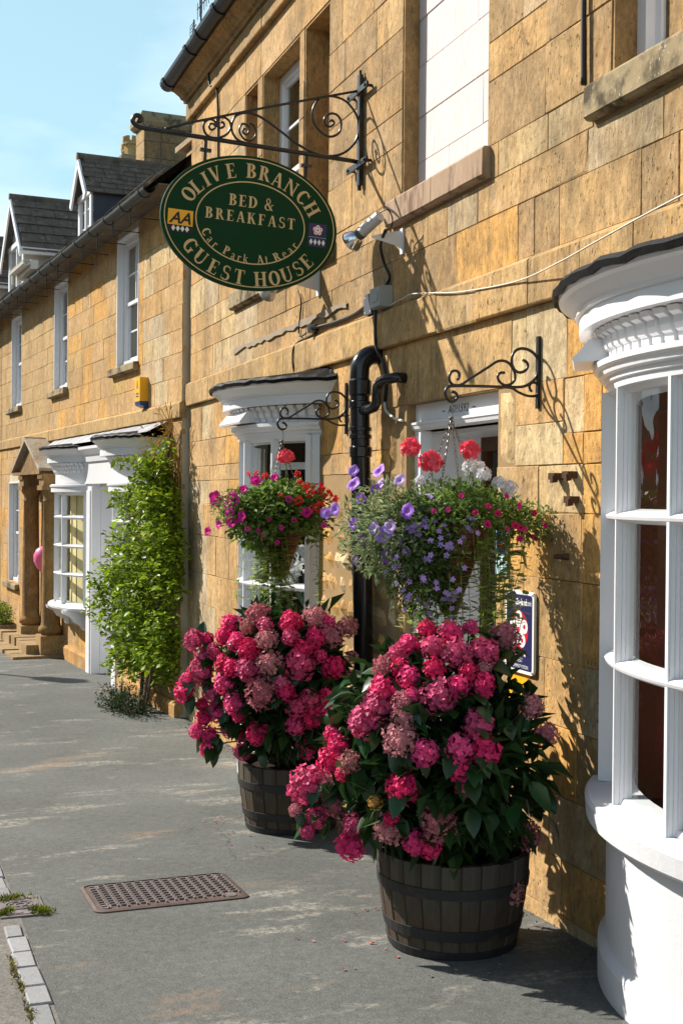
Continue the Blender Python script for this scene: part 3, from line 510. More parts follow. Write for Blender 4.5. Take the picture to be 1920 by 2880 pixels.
# ---------------------------------------------------------------- bow windows
def bow(parent, sc, w, sag, zg, zs0, zs1, rows, head, mull, cw, csag, corn, room, apron=True, rm=None, lights_out=.0, name='bow_window', dentil=True, plinth=True):
    """segmental bow: frame, mullions, rails, panes, sill, entablature, lead cap"""
    Rr = (w*w+sag*sag)/(2*sag); oc = sag-Rr; pm = math.asin(w/Rr)
    Rc = (cw*cw+csag*csag)/(2*csag); occ = csag-Rc; pc = math.asin(cw/Rc)
    P = lambda n, a=-1, e=1: [(sc+Rr*math.sin(pm*(a+(e-a)*k/n)), oc+Rr*math.cos(pm*(a+(e-a)*k/n)), math.sin(pm*(a+(e-a)*k/n)), math.cos(pm*(a+(e-a)*k/n))) for k in range(n+1)]
    Q = [(sc+Rc*math.sin(pc*(-1+2*k/36)), occ+Rc*math.cos(pc*(-1+2*k/36)), math.sin(pc*(-1+2*k/36)), math.cos(pc*(-1+2*k/36))) for k in range(37)]
    z0, z1, z2 = corn                                    # fascia bottom, cornice top, lead top
    arc = P(28)
    f = MB(); f.sweep([(-.06,head),(.0,head),(.0,z0),(-.06,z0)], arc, closed=True, caps=True)      # frieze above the lights
    for e in (-1, 1):                                                                               # end pilasters
        q = pm*e; c = Vector((sc+Rr*math.sin(q*.955), oc+Rr*math.cos(q*.955), (zs1+head)/2)); ex = Vector((math.cos(q), -math.sin(q), 0)); ey = Vector((math.sin(q), math.cos(q), 0))
        pw_ = .045 if apron else .03; f.cbox(c-ey*.02, ex, ey, (0,0,1), pw_, .045, (head-zs1)/2); f.cbox(c-ey*.02-ex*e*.03, ex, ey, (0,0,1), .018, .055, (head-zs1)/2)
    win = f.build(name, 'white', parent)
    for k, q in enumerate([pm*m for m in mull]):
        b = MB(); c = Vector((sc+Rr*math.sin(q), oc+Rr*math.cos(q), (zs1+head)/2)); ex = Vector((math.cos(q), -math.sin(q), 0)); ey = Vector((math.sin(q), math.cos(q), 0)); hz_ = (head-zs1)/2
        b.cbox(c-ey*.034, ex, ey, (0,0,1), .022, .012, hz_); b.cbox(c-ey*.025, ex, ey, (0,0,1), .016, .016, hz_); b.cbox(c-ey*.008, ex, ey, (0,0,1), .011, .014, hz_); b.cbox(c+ey*.004, ex, ey, (0,0,1), .007, .008, hz_); b.build('mullion', 'white', win)
    zz = [zs1]+list(rows)+[head]; fr = [-.9]+list(mull)+[.9]
    for r_ in rows:
        b = MB(); b.sweep([(-.06,r_-.024),(-.012,r_-.02),(.014,r_-.008),(.018,r_+.002),(.0,r_+.012),(-.06,r_+.026)], arc, closed=True, caps=True); b.build('rail', 'white', win)
    b = MB(); b.sweep([(-.09,head-.04),(-.02,head-.03),(.0,head),(-.09,head)], arc, closed=True, caps=True); b.build('glazing_rail', 'white', win); b = MB(); b.sweep([(-.09,zs1+.003),(-.012,zs1+.003),(-.02,zs1+.02),(-.09,zs1+.03)], arc, closed=True, caps=True); b.build('glazing_rail', 'white', win)
    for a, e in zip(fr, fr[1:]):
        for u, v in zip(zz, zz[1:]):
            b = MB(); b.sweep([(-.032,u),(-.032,v)], P(3, a, e)); b.build('pane', 'glass', win)
            if lights_out: b = MB(); b.sweep([(-.17,u),(-.17,v)], P(3, a+.02, e-.02)); b.build('blind', 'cream', win)
    # sill
    b = MB(); so = .075; b.sweep([(-.08,zs0),(so-.012,zs0),(so,zs0+.012),(so+.004,zs1-.02),(so-.006,zs1-.008),(-.04,zs1+.004),(-.08,zs1+.004)], P(30, -1.04, 1.04), closed=True, caps=True); b.build('sill', 'render' if apron else 'white', win)
    if apron:
        b = MB(); A = P(30); A2 = [(x, y, nx, ny) for x, y, nx, ny in A]
        k_ = 1 if plinth else .15; b.sweep([(.0,zg-.3),(.028*k_,zg-.3),(.030*k_,zg+.13),(.024*k_,zg+.142),(.006,zg+.160),(.004,zg+.175),(.004,zs0),(-.05,zs0),(-.05,zg-.3)], A2, closed=True, caps=True); b.build('apron', 'render', win, smooth=False)
    # architrave mouldings
    b = MB(); h = head; b.sweep([(-.01,h-.012),(.012,h-.012),(.016,h+.01),(.026,h+.014),(.028,h+.03),(.045,h+.036),(.05,h+.052),(.064,h+.06),(.066,h+.078),(.01,h+.09),(-.01,h+.09)], P(30,-1.03,1.03), closed=True, caps=True); b.build('architrave', 'white', win)
    # cornice: fascia, cyma, soffit
    b = MB(); d = z1-z0; b.sweep([(-.13,z0),(-.075,z0),(-.075,z0+.42*d),(-.062,z0+.45*d),(-.06,z0+.53*d),(-.052,z0+.6*d),(-.02,z0+.82*d),(-.004,z0+.88*d),(0,z0+d),(-.13,z0+d)], Q, closed=True, caps=True)
    n = len(Q); b.v += [(x-nx*.08, y-ny*.08, z0+.004) for x,y,nx,ny in Q]; o0 = len(b.v)-n; b.f.append(tuple(o0+k for k in range(n))); b.mi.append(0)
    b.build('cornice', 'white', win)
    b = MB(); b.sweep([(-.05,z1+.001),(.014,z1-.008),(.020,z1+.012),(.006,z2-.008),(-.03,z2)], Q)
    b.v += [(x-nx*.03, y-ny*.03, z2) for x,y,nx,ny in Q]+[(sc-cw*.96+2*cw*.96*k/(n-1), -.01, z2+.055) for k in range(n)]
    o0 = len(b.v)-2*n
    for k in range(n-1): b.f.append((o0+k, o0+k+1, o0+n+k+1, o0+n+k)); b.mi.append(0)
    for v in range(0, len(b.v)-n): x, y, z = b.v[v]; b.v[v] = (x, y, z+.004*math.sin(x*61)+.003*math.sin(x*23+1))
    b.build('lead_cap', 'lead', win)
    if dentil:
        Rd = Rr+.012; nd = int(2*pm*Rd/.068); gap = Rc*0
        prof = [(0,z0-.115),(.016,z0-.11),(.026,z0-.095),(.027,z0-.075),(.038,z0-.068),(.045,z0-.05),(.046,z0-.03),(.064,z0-.02),(.072,z0-.004),(0,z0-.004)]
        for k in range(nd):
            q = pm*(-1+2*(k+.5)/nd); b = MB(); ex = Vector((math.cos(q), -math.sin(q), 0)); ey = Vector((math.sin(q), math.cos(q), 0)); c = Vector((sc+Rr*math.sin(q)-.0*ey.x, oc+Rr*math.cos(q), 0))
            b.prism([(o, z) for o, z in prof], .046, (c-ex*.023, ey, (0,0,1), ex)); b.build('dentil', 'white', win)
        b = MB(); b.sweep([(-.02,z0-.125),(.006,z0-.125),(.018,z0-.05),(.03,z0-.003),(-.02,z0-.003)], arc, closed=True, caps=True); b.build('bed_moulding', 'white', win)
    # the room behind
    if rm is None:
        b = MB(); d = .95; a0, a1 = sc-w+.04, sc+w-.04
        b.quad((a0,-d,zs0),(a1,-d,zs0),(a1,-d,head+.1),(a0,-d,head+.1)); b.quad((a0,-d,zs0),(a0,-.0,zs0),(a0,-.0,head+.1),(a0,-d,head+.1)); b.quad((a1,-d,zs0),(a1,-.0,zs0),(a1,-.0,head+.1),(a1,-d,head+.1)); b.quad((a0,-d,head+.09),(a1,-d,head+.09),(a1,-.01,head+.09),(a0,-.01,head+.09)); b.quad((a0,-d,zs0),(a1,-d,zs0),(a1,.1,zs0+.01),(a0,.1,zs0+.01))
        b.build('room', room, win)
        b = MB(); b.sweep([(-.22,head-.20),(-.20,head-.20),(-.20,head-.155),(-.22,head-.155)], P(14,-.9,.9), closed=True, caps=True); b.build('blind_rail', 'roomwhite', win)
        for a, e in ((-1,-.95),(.95,1)):
            b = MB(); b.sweep([(-.085,zs1),(-.06,zs1),(-.06,head),(-.085,head)], P(2,a,e), closed=True, caps=True); b.build('inner_lining', 'roomwhite', win)
    return win
corn = (2.222, 2.352, 2.388)
bowR = bow(GH, 3.175, .78, .28, .0, .565, .655, (1.11, 1.60), 2.035, (-.52, .02, .50), 1.07, .46, corn, 'redroom')
bowL = bow(GH, 7.94, .70, .27, -.16, .565, .655, (1.10, 1.60), 2.035, (-.5, 0, .5), 1.0, .46, (2.222,2.352,2.388), 'dark', plinth=False)
# tilted lamp boards below the cornices
def lampboard(win, sc, w, sag, q0, q1, z0, z1):
    Rr = (w*w+sag*sag)/(2*sag); oc = sag-Rr; b = MB(); pts = []
    for q in (q0, q1):
        n = Vector((math.sin(q), math.cos(q), 0)); p = Vector((sc, oc, 0))+n*(Rr-.01); pts.append([p+n*.0+Vector((0,0,z1)), p+n*.10+Vector((0,0,z1-.008)), p+n*.155+Vector((0,0,z0+.012)), p+n*.15+Vector((0,0,z0)), p+Vector((0,0,z0+.012))])
    A = pts[0]+pts[1]; b.add(A, [(0,1,2,3,4),(9,8,7,6,5)]+[(i,(i+1)%5,5+(i+1)%5,5+i) for i in range(5)]); b.build('lamp_board', 'white', win)
lampboard(bowR, 3.175, .78, .28, .42, .66, 2.115, 2.20); lampboard(bowL, 7.94, .70, .27, -.22, .22, 2.12, 2.205)
# white orchids on the inside sill of the far bow
# ---------------------------------------------------------------- door recess
b = MB(); b.box(4.887,5.905,-.12,-.055,2.02,2.128); b.sweep([(-.06,1.995),(-.045,1.995),(-.035,2.005),(-.030,2.02),(-.024,2.026),(-.024,2.036),(-.056,2.044)], [(4.889,0,0,1),(5.903,0,0,1)], closed=True, caps=True); dr = b.build('door_surround', 'white', GH)
b = MB(); b.box(5.83,5.903,-.11,-.05,-.12,1.995); b.build('door_post', 'white', dr)
b = MB(); b.box(5.86,5.9,-.40,-.11,-.12,1.995); b.build('porch_lining', 'white', dr)
b = MB(); b.box(4.889,4.905,-.40,-.02,-.12,1.995); b.box(4.905,5.86,-.40,-.11,1.97,1.99); b.build('porch_soffit', 'white', dr)
d2 = MB(); d2.box(4.905,4.98,-.46,-.40,-.1,1.97); d2.box(5.84,5.86,-.46,-.40,-.1,1.97); d2.box(4.98,5.84,-.46,-.40,1.90,1.97); dd = d2.build('door', 'brownwood', GH)
b = MB(); b.box(4.98,5.06,-.45,-.41,-.08,1.90); b.box(5.06,5.84,-.45,-.41,-.08,.25); b.box(5.06,5.84,-.45,-.41,.82,.92); b.build('door_leaf', 'sage', dd)
b = MB(); b.quad((5.06,-.43,.25),(5.84,-.43,.25),(5.84,-.43,1.90),(5.06,-.43,1.90)); b.build('door_pane', 'glass', dd); b = MB(); b.quad((4.9,-1.4,-.1),(5.9,-1.4,-.1),(5.9,-1.4,2),(4.9,-1.4,2)); b.build('hallway', 'dark', dd)
b = MB(); b.tube([(5.02,-.41,.95),(5.02,-.38,.95),(5.1,-.375,.95)], .008); b.build('door_handle', 'steel', dd)
text_obj('date_lettering', '~  AD!1592  ~', .055, 'black', dr, (5.40, -.0535, 2.062), (-1,0,0), (0,0,1), shear=.25, squeeze=1.12)
# ================================================================= left house (turned 4.8 degrees): local s along the wall away from the camera, o outwards
TH = math.radians(4.8)
OLH = Vector((-10.78, -.06, 0))
LH = thing('stone_house', 'honey coloured stone house with slate dormers and twin white shopfront bows', 'house', OLH, PI+TH)
SDv = Vector((-math.cos(TH), -math.sin(TH), 0)); NDv = Vector((math.sin(TH), -math.cos(TH), 0))
def LW(s, o, z): return OLH+SDv*s+NDv*o+Vector((0,0,z))
lops = [(1.42,2.22,2.965,4.28),(4.53,5.28,2.955,4.27),(7.46,8.24,2.92,4.225),(10.5,11.28,2.9,4.2),
        (3.30,4.66,.38,2.2),(.62,1.98,.38,2.2),(1.98,3.30,-.4,2.2),(5.1,5.75,-.3,1.72),(7.6,8.39,.40,1.855)]
core_wall(LH, 0, 14, -.6, 4.34, lops, 'mortar_pale', front=-.004)
b = MB(); b.box(0,14,-5.4,-5.2,-.6,4.34); b.box(0,.2,-5.2,-.33,-.6,4.34); b.box(13.8,14,-5.2,-.33,-.6,4.34); b.build('rear_wall', 'mortar_pale', LH)
lr = random.Random(8)
def pick_lh(r, s, z):
    if s < 1.3: return r.choice(OCH+PAL+PAL+[GRY[0]]) if z > 2.5 else r.choice(OCH+BRN)
    if s > 5.3 and z > 2.4: return r.choice([(.47,.32,.15),(.45,.30,.14),(.49,.34,.17)])
    return r.choice(OCH+ORG+[(.56,.36,.13),(.54,.35,.14)])
for (z0, z1) in [(2.49,2.70),(2.70,2.915),(2.915,3.12),(3.12,3.33),(3.33,3.54),(3.54,3.75),(3.75,3.96),(3.96,4.16),(4.16,4.33)]:
    course(LH, .0, 11.6, z0, z1, lops, lr, (.34,.66), pick_lh, (1.25,), m='stone_far')
for (z0, z1) in [(2.2,2.345),(1.97,2.2),(1.72,1.97),(1.46,1.72),(1.2,1.46),(.94,1.2),(.68,.94),(.42,.68),(.16,.42),(-.08,.16),(-.36,-.08)]:
    course(LH, .0, 11.6, z0, z1, lops, lr, (.34,.66), pick_lh, (), m='stone_far')
ledge(LH, -.02, 12, 2.345, 2.487, .03, lr, (.6,1.0), [(.47,.31,.135),(.44,.295,.13)], m='stone_far')
b = MB(); b.sweep([(0,-.4),(.05,-.4),(.05,-.14),(.03,-.115),(0,-.11)], [(3.3,0,0,1),(4.75,0,0,1)], caps=True); o = b.build('plinth', 'stone_far', LH); o.color = (.50,.28,.10,1); b = MB(); b.sweep([(0,-.4),(.05,-.4),(.05,-.16),(.03,-.135),(0,-.13)], [(0,0,0,1),(1.95,0,0,1)], caps=True); o = b.build('plinth', 'stone_far', LH); o.color = (.50,.28,.10,1)
def reveal_white(parent, o, d=.11):
    s0, s1, z0, z1 = o; b = MB(); b.box(s0-.01,s0+.01,-d,.004,z0,z1); b.box(s1-.01,s1+.01,-d,.004,z0,z1); b.box(s0+.01,s1-.01,-d,.004,z1-.02,z1); b.build('painted_reveal', 'white', parent)
for o in lops[:4]:
    reveal_white(LH, o); sash(LH, o[0]+.012, o[1]-.012, o[2]+.005, o[3]-.022, -.062, 1, 2, fr=.05); sill(LH, o[0]-.03, o[1]+.17, o[2]-.085, o[2]+.002, .06, 'sill_grey', lr)
o = lops[8]; reveal_white(LH, o); sash(LH, o[0]+.012, o[1]-.012, o[2]+.005, o[3]-.022, -.062, 1, 2, fr=.05); sill(LH, o[0]-.03, o[1]+.17, o[2]-.09, o[2]+.002, .06, 'sill_grey', lr)
half_gutter(LH, .12, 12.5, .27, 4.335, .058, 'gutter_old', [.3+.62*i for i in range(19)])
# rise-and-fall gutter irons
for i in range(12):
    s = .75+.62*i; b = MB(); b.tube([(s,.27,4.28),(s,.27,4.13)], .006, 5); b.tube([(s,.27,4.20),(s,-.02,4.20)], .005, 5); b.build('gutter_iron', 'iron', LH)
b = MB(); b.quad((0,.26,4.37),(14,.26,4.37),(14,-2.3,6.45),(0,-2.3,6.45)); b.quad((0,-2.3,6.45),(14,-2.3,6.45),(14,-5.5,4.3),(0,-5.5,4.3)); b.box(0,14,.0,.22,4.335,4.35); rf = b.build('roof', 'slate', LH)
b = MB(); er = random.Random(4); s = .02
while s < 12.4:                                           # the ragged bottom course of stone slates
    L = er.uniform(.12,.24); b.cbox((s+L/2, .235+er.uniform(-.02,.02), 4.415+er.uniform(0,.012)), (1,0,0), (0,.73,-.68), (0,.68,.73), L/2-.004, .11, .011); s += L
b.build('eaves_slates', 'slate', LH)['kind'] = 'stuff'
# gable coping with its kneeler
b = MB(); b.prism([(-.02,4.34),(-.16,4.78),(-.55,4.78),(-.6,4.34)], .36, ((.0,0,0),(0,1,0),(0,0,1),(1,0,0))); o = b.build('kneeler', 'stone_far', LH); o.color = (.32,.225,.12,1)
b = MB(); b.box(-.02,.58,-.6,-.1,4.782,4.83); o = b.build('coping', 'stone_far', LH); o.color = (.40,.33,.22,1)
# shopfront bows
bowA = bow(LH, 3.98, .69, .225, 0, .372, .43, (.77, 1.09, 1.415), 1.70, (-.27, .27), .86, .40, (2.03,2.19,2.22), 'cream', apron=False, lights_out=1, dentil=True, rm=1)
bowB = bow(LH, 1.30, .69, .225, 0, .372, .43, (.77, 1.09, 1.415), 1.70, (-.27, .27), .90, .44, (2.04,2.20,2.235), 'cream', apron=False, lights_out=1, dentil=True, rm=1)
for sc in (3.98, 1.30):
    win = bowA if sc > 2 else bowB
    b = MB(); b.box(sc-.68,sc+.68,-.3,-.25,.38,2.2); b.build('room', 'cream', win)
    for s in (sc-.42, sc+.42):
        b = MB(); b.prism([(0,.372),(.26,.372),(.25,.34),(.17,.30),(.13,.24),(.05,.20),(.03,.15),(0,.14)], .09, ((s-.045,0,0),(0,1,0),(0,0,1),(1,0,0))); b.build('corbel', 'white', win)
    b = MB(); b.sweep([(-.03,1.70),(.055,1.70),(.055,1.79),(-.03,1.79)], [(sc+1.2*math.sin(a), -.98+1.2*math.cos(a), math.sin(a), math.cos(a)) for a in [-.6+1.2*k/16 for k in range(17)]], closed=True, caps=True); b.build('frieze', 'white', win)
# middle shop door with its white pilasters and return
b = MB(); b.box(3.06,3.30,-.05,.05,-.42,1.79); b.box(3.10,3.26,.05,.062,-.30,1.72); b.build('pilaster', 'white', LH); b = MB(); b.box(1.99,2.14,-.05,.06,-.42,1.79); b.build('pilaster', 'white', LH)
b = MB(); b.box(1.9,3.35,-.05,.07,1.79,2.03); b.sweep([(.0,2.03),(.09,2.03),(.10,2.10),(.16,2.16),(.16,2.19),(.0,2.19)], [(1.9,0,0,1),(3.4,0,0,1)], caps=True); b.build('shop_fascia', 'white', LH)
b = MB(); b.box(3.05,3.07,-.5,-.05,-.42,1.79); b.box(2.14,2.16,-.5,-.05,-.42,1.79); b.box(2.16,3.05,-.5,-.05,1.76,1.79); b.build('door_lining', 'white', LH)
b = MB(); b.box(2.16,3.05,-.5,-.45,-.4,1.76); sd = b.build('shop_door', 'white', LH); b = MB(); b.box(2.3,2.91,-.45,-.438,.2,.8); b.build('door_panel', 'white', sd)
# lead flashing above the shopfront
b = MB(); pts = [(.36,.10,2.34),(5.0,.04,2.335)]
for k in range(24):
    s0_, s1_ = .36+k*.2, .36+(k+1)*.2; b.quad((s0_,.012+.004*(k%2),2.335),(s1_,.012+.004*(k%2),2.335),(s1_,.11+.1*(1 if s1_<2.2 else .6),2.232),(s0_,.11+.1*(1 if s0_<2.2 else .6),2.232))
b.build('lead_flashing', 'lead_pale', LH)
# doorway behind the portico
b = MB(); b.box(5.1,5.75,-.32,-.25,-.3,1.72); dl = b.build('entrance_door', 'brownwood', LH); b = MB(); b.box(5.17,5.40,-.25,-.235,.7,1.5); b.box(5.45,5.68,-.25,-.235,.7,1.5); b.box(5.17,5.68,-.25,-.235,-.1,.5); b.build('door_panel', 'brownwood', dl)
# portico
PO = [4.77, 6.03]
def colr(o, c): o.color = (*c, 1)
for s in PO:
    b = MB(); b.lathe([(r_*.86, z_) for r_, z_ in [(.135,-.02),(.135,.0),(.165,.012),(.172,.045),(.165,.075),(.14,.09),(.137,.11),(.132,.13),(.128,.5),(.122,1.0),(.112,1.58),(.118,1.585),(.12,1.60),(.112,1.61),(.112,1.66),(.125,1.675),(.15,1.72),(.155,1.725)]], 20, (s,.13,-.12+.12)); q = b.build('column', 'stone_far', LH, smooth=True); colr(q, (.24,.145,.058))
    b = MB(); b.box(s-.15,s+.15,-.02,.28,-.42,-.02); q2 = b.build('column_base', 'stone_far', q); colr(q2, (.36,.25,.12))
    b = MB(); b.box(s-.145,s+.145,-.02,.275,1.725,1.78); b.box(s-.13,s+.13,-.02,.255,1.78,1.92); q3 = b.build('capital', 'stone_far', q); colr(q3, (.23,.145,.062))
    for k in range(5): b = MB(); b.box(s-.13+k*.056,s-.095+k*.056,.256,.275,1.86,1.91); q4 = b.build('dentil', 'stone_far', q); colr(q4, (.23,.145,.062))
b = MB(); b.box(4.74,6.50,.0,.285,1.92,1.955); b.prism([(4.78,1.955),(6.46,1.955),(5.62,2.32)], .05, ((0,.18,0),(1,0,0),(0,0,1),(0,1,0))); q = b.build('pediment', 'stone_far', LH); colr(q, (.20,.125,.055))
for sgn in (-1, 1):
    b = MB(); e = Vector((.93*sgn, 0, -.40)).normalized(); b.cbox((5.62+.45*sgn, .135, 2.175), e, (0,1,0), e.cross(Vector((0,1,0))), .51, .165, .02); q = b.build('pediment_slab', 'stone_far', LH); colr(q, (.42,.38,.31))
b = MB(); b.box(4.95,5.85,-.02,.02,1.72,1.92); q = b.build('door_head', 'stone_far', LH); colr(q, (.3,.18,.08))
# steps
for (a, c, d, t) in [(4.55,6.9,.62,-.235),(4.75,6.6,.42,-.13)]:
    b = MB(); n = 7
    for k in range(n):
        u, v = a+(c-a)*k/n, a+(c-a)*(k+1)/n; b.box(u+.004,v-.004,-.02,d+lr.uniform(-.03,.03),-.5,t+lr.uniform(-.015,.01))
    q = b.build('entrance_step', 'stone_far', LH); colr(q, (.34,.25,.14))
# dormers
def slates(parent, s_r, o0, o1, z_r, run, drop, side, nrow, rr, wd=.2):
    """courses of stone slates on a dormer slope; side = -1 faces the camera"""
    n = 0; nv = Vector((side*drop, 0, run)).normalized(); dn = Vector((side*run, 0, -drop)).normalized(); Lh = math.hypot(run, drop)
    mesh_cache = {}
    for r_ in range(nrow):
        o = o0-rr.uniform(0,.12)
        while o > o1:
            w_ = min(rr.uniform(.10,.2)*wd/.15, o-o1+.02); c = Vector((s_r,o-w_/2,z_r))+dn*(Lh*(r_+.5)/nrow)+nv*(.012+rr.uniform(0,.006))
            b = MB(); tl = .10; e1 = (dn*math.cos(tl)+nv*math.sin(tl)); b.cbox(c, (0,1,0), e1, Vector((0,1,0)).cross(e1), w_/2-.003, Lh/nrow*.56, .007); b.build('slate', 'slate', parent); o -= w_; n += 1
    return n
def dormer(name, sc, o, w, z0, ze, zr, oh, back, front_m, cheek_m, win=True, deep=.0):
    d = MB(); d.box(sc-w,sc-w+.05,-back,o,z0,ze); d.box(sc+w-.05,sc+w,-back,o,z0,ze); dm = d.build(name, cheek_m, LH)
    f = MB(); f.prism([(sc-w,ze),(sc+w,ze),(sc,zr-.03)], .04, ((0,o-.06,0),(1,0,0),(0,0,1),(0,1,0))); f.build('gable', front_m, dm)
    f = MB(); f.box(sc-w,sc-w+.09,o-.02,o+.02,z0,ze); f.box(sc+w-.09,sc+w,o-.02,o+.02,z0,ze); f.box(sc-w,sc+w,o-.02,o+.03,ze-.07,ze); f.box(sc-.025,sc+.025,o-.03,o+.01,z0,ze-.07)
    for k in (1,2): f.box(sc-w+.09,sc-.025,o-.025,o-.01,z0+(ze-z0)*k/3-.008,z0+(ze-z0)*k/3+.008); f.box(sc+.025,sc+w-.09,o-.025,o-.01,z0+(ze-z0)*k/3-.008,z0+(ze-z0)*k/3+.008)
    f.build('casement', 'white', dm)
    f = MB(); f.quad((sc-w+.09,o-.018,z0),(sc+w-.09,o-.018,z0),(sc+w-.09,o-.018,ze-.07),(sc-w+.09,o-.018,ze-.07)); f.build('pane', 'glass', dm); f = MB(); f.quad((sc-w,o-.2,z0),(sc+w,o-.2,z0),(sc+w,o-.2,ze),(sc-w,o-.2,ze)); f.build('room', 'roomwhite', dm)
    run = w+oh; rise = zr-ze; drop = rise*run/w
    for sg in (-1, 1):
        b = MB(); A = (sc,o+.1,zr); B = (sc+sg*run,o+.1,zr-drop); b.quad(A, B, (B[0],-back,B[2]), (sc,-back,zr)); b.build('slope', 'slate', dm)
        e = Vector((sg*run,0,-drop)).normalized(); c = (Vector(A)+Vector(B))/2-Vector((0,0,.05)); b = MB(); b.cbox(c+Vector((0,.0,0)), e, (0,1,0), e.cross(Vector((0,1,0))), math.hypot(run,drop)/2, .012, .045); b.build('bargeboard', 'white' if front_m != 'leadfront' else 'white', dm)
    b = MB(); b.tube([(sc,o+.12,zr+.02),(sc,-back,zr+.02)], .045, 6); b.build('ridge', 'slate', dm)
    return dm, run, drop
dr_ = random.Random(9)
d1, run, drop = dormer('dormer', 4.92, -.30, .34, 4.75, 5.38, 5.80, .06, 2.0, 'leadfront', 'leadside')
slates(d1, 4.92, -.2, -1.6, 5.80, run, drop, -1, 7, dr_)
for i, sc in enumerate((7.98, 11.1)):
    d2_, run, drop = dormer('dormer', sc, -.02, .58, 4.35, 5.30, 5.93, .24, 2.3, 'white', 'roomwhite')
    slates(d2_, sc, .1, -1.7, 5.93, run, drop, -1, 6, dr_, .26)
    b = MB(); b.box(sc-.83,sc-.76,-1.7,.1,5.0,5.09); b.build('fascia', 'white', d2_)
    # short white gutter and its outlet beside the dormer
    g = MB(); A = [PI+PI*k/6 for k in range(7)]; zc = 4.72
    g.sweep([(.17+.05*math.cos(a), zc+.05*math.sin(a)) for a in A]+[(.12,zc+.02),(.22,zc+.02)], [(sc-1.75,0,0,1),(sc-.72,0,0,1)], closed=True, caps=True); g.box(sc-1.75,sc-.72,.02,.12,zc-.09,zc+.03); g.tube([(sc-.8,.17,zc-.04),(sc-.8,.17,zc-.16),(sc-.72,.14,zc-.25),(sc-.62,.14,zc-.3)], .03, 8); g.build('dormer_gutter', 'pvc', d2_)
# chimneys
def chimney(s0, s1, o0, o1, z0, zt, capz, oh, pots):
    b = MB(); b.box(s0,s1,o1,o0,z0,zt); ch = b.build('chimney', 'stone_far', LH); colr(ch, (.18,.14,.09)); cr = random.Random(3)
    zz = z0+.3
    while zz < zt-.05:
        h = min(.26, zt-zz)
        for (a, c) in ((o0, (o0+o1)/2+.1), ((o0+o1)/2+.1, o1)):
            b = MB(); b.box(s0-.012,s0+.02,c+.006,a-.006,zz+.005,zz+h-.005); q = b.build('stone', 'stone_far', ch); colr(q, cr.choice([(.18,.135,.085),(.21,.155,.095),(.16,.125,.08)]))  # shade painted in: stones on this side darker than on the sunlit street face
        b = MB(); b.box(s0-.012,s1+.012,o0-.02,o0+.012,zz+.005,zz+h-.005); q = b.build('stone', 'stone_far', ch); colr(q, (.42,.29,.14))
        zz += h
    b = MB(); b.sweep([(0,zt-.02),(oh*.5,zt),(oh,zt+.06),(oh,zt+.13),(oh-.06,capz),(0,capz)], [(s0,o1,-.7,-.7),(s0,o0,-.7,.7),(s1,o0,.7,.7),(s1,o1,.7,-.7),(s0,o1,-.7,-.7)]); b.box(s0-.05,s1+.05,o1,o0+.05,capz-.06,capz-.005); q = b.build('chimney_cap', 'sill_grey', ch)
    for (ps, po) in pots:
        b = MB(); b.lathe([(.13,capz-.02),(.13,capz+.22),(.16,capz+.24),(.16,capz+.29),(.14,capz+.29)], 8, (ps,po,0)); 
        for k in range(8):
            a = 2*PI*k/8; b.cbox((ps+.14*math.cos(a),po+.14*math.sin(a),capz+.33), (math.cos(a),math.sin(a),0), (-math.sin(a),math.cos(a),0), (0,0,1), .018, .036, .045)
        q = b.build('chimney_pot', 'stone_far', ch); colr(q, (.62,.45,.22))
chimney(8.38, 8.80, -2.0, -2.72, 6.3, 7.34, 7.56, .13, [])
chimney(11.1, 12.4, -2.4, -3.0, 6.0, 7.44, 7.62, .1, [(11.35,-2.6),(11.85,-2.7)])

# things fixed to the left house
A = thing('alarm_box', 'yellow burglar alarm box with blue base on the upper stone wall', 'alarm box', LW(1.13,0,2.5), PI+TH)
b = MB(); b.box(-.085,.085,0,.085,.055,.28); b.build('casing', 'yellow', A); b = MB(); b.prism([(0,.054),(.085,.054),(.08,.02),(.03,0),(0,.0)], .17, ((-.085,0,0),(0,1,0),(0,0,1),(1,0,0))); b.build('base', 'blue', A)
for k, z in enumerate((.235,.195)): b = MB(); b.lathe([(.018,0),(.012,0)], 12); q = b.build('printed_ring', 'black', A, loc=(.0,.0862,z)); q.rotation_euler = (PI/2,0,0)
text_obj('printed_lettering', 'S', .07, 'black', A, (.0,.0862,.175), (-1,0,0), (0,0,1), off=.002)
for z in (.12,.095): b = MB(); b.box(-.05,.05,.0852,.0858,z,z+.014); b.build('printed_bar', 'blue', A)
b = MB(); ph = [(9.15,.03,4.2),(9.14,.03,2.6),(9.17,.03,2.48),(9.13,.05,2.3),(9.15,.03,.0)]; b.tube([LW(*p) for p in ph], .012, 6); tag(b.build('wall_cable', 'cable'), 'thin dark cable running down the far end of the house with dormers', 'cable')
B = thing('balloon', 'pink party balloon half hidden behind the portico column', 'balloon', LW(5.18,.12,.78))
b = MB(); b.lathe([(.0,.26),(.06,.25),(.11,.21),(.14,.14),(.138,.07),(.10,-.01),(.05,-.07),(.015,-.10),(.02,-.12),(0,-.12)], 20); b.build('skin', 'balloon', B, smooth=True); b = MB(); b.tube([(0,0,-.11),(.01,0,-.4),(0,.02,-.62)], .003, 4); b.build('string', 'cablegrey', B)
# trough with shrubs left of the portico
T = thing('stone_trough', 'low stone trough on the step beside the portico', 'trough', LW(7.0,.35,-.235), PI+TH)
b = MB(); b.box(-.34,.34,-.17,.17,0,.16); b.box(-.31,.31,-.14,.14,.16,.165,1); q = b.build('basin', ['stone_far','soil'], T); colr(q, (.27,.22,.14))
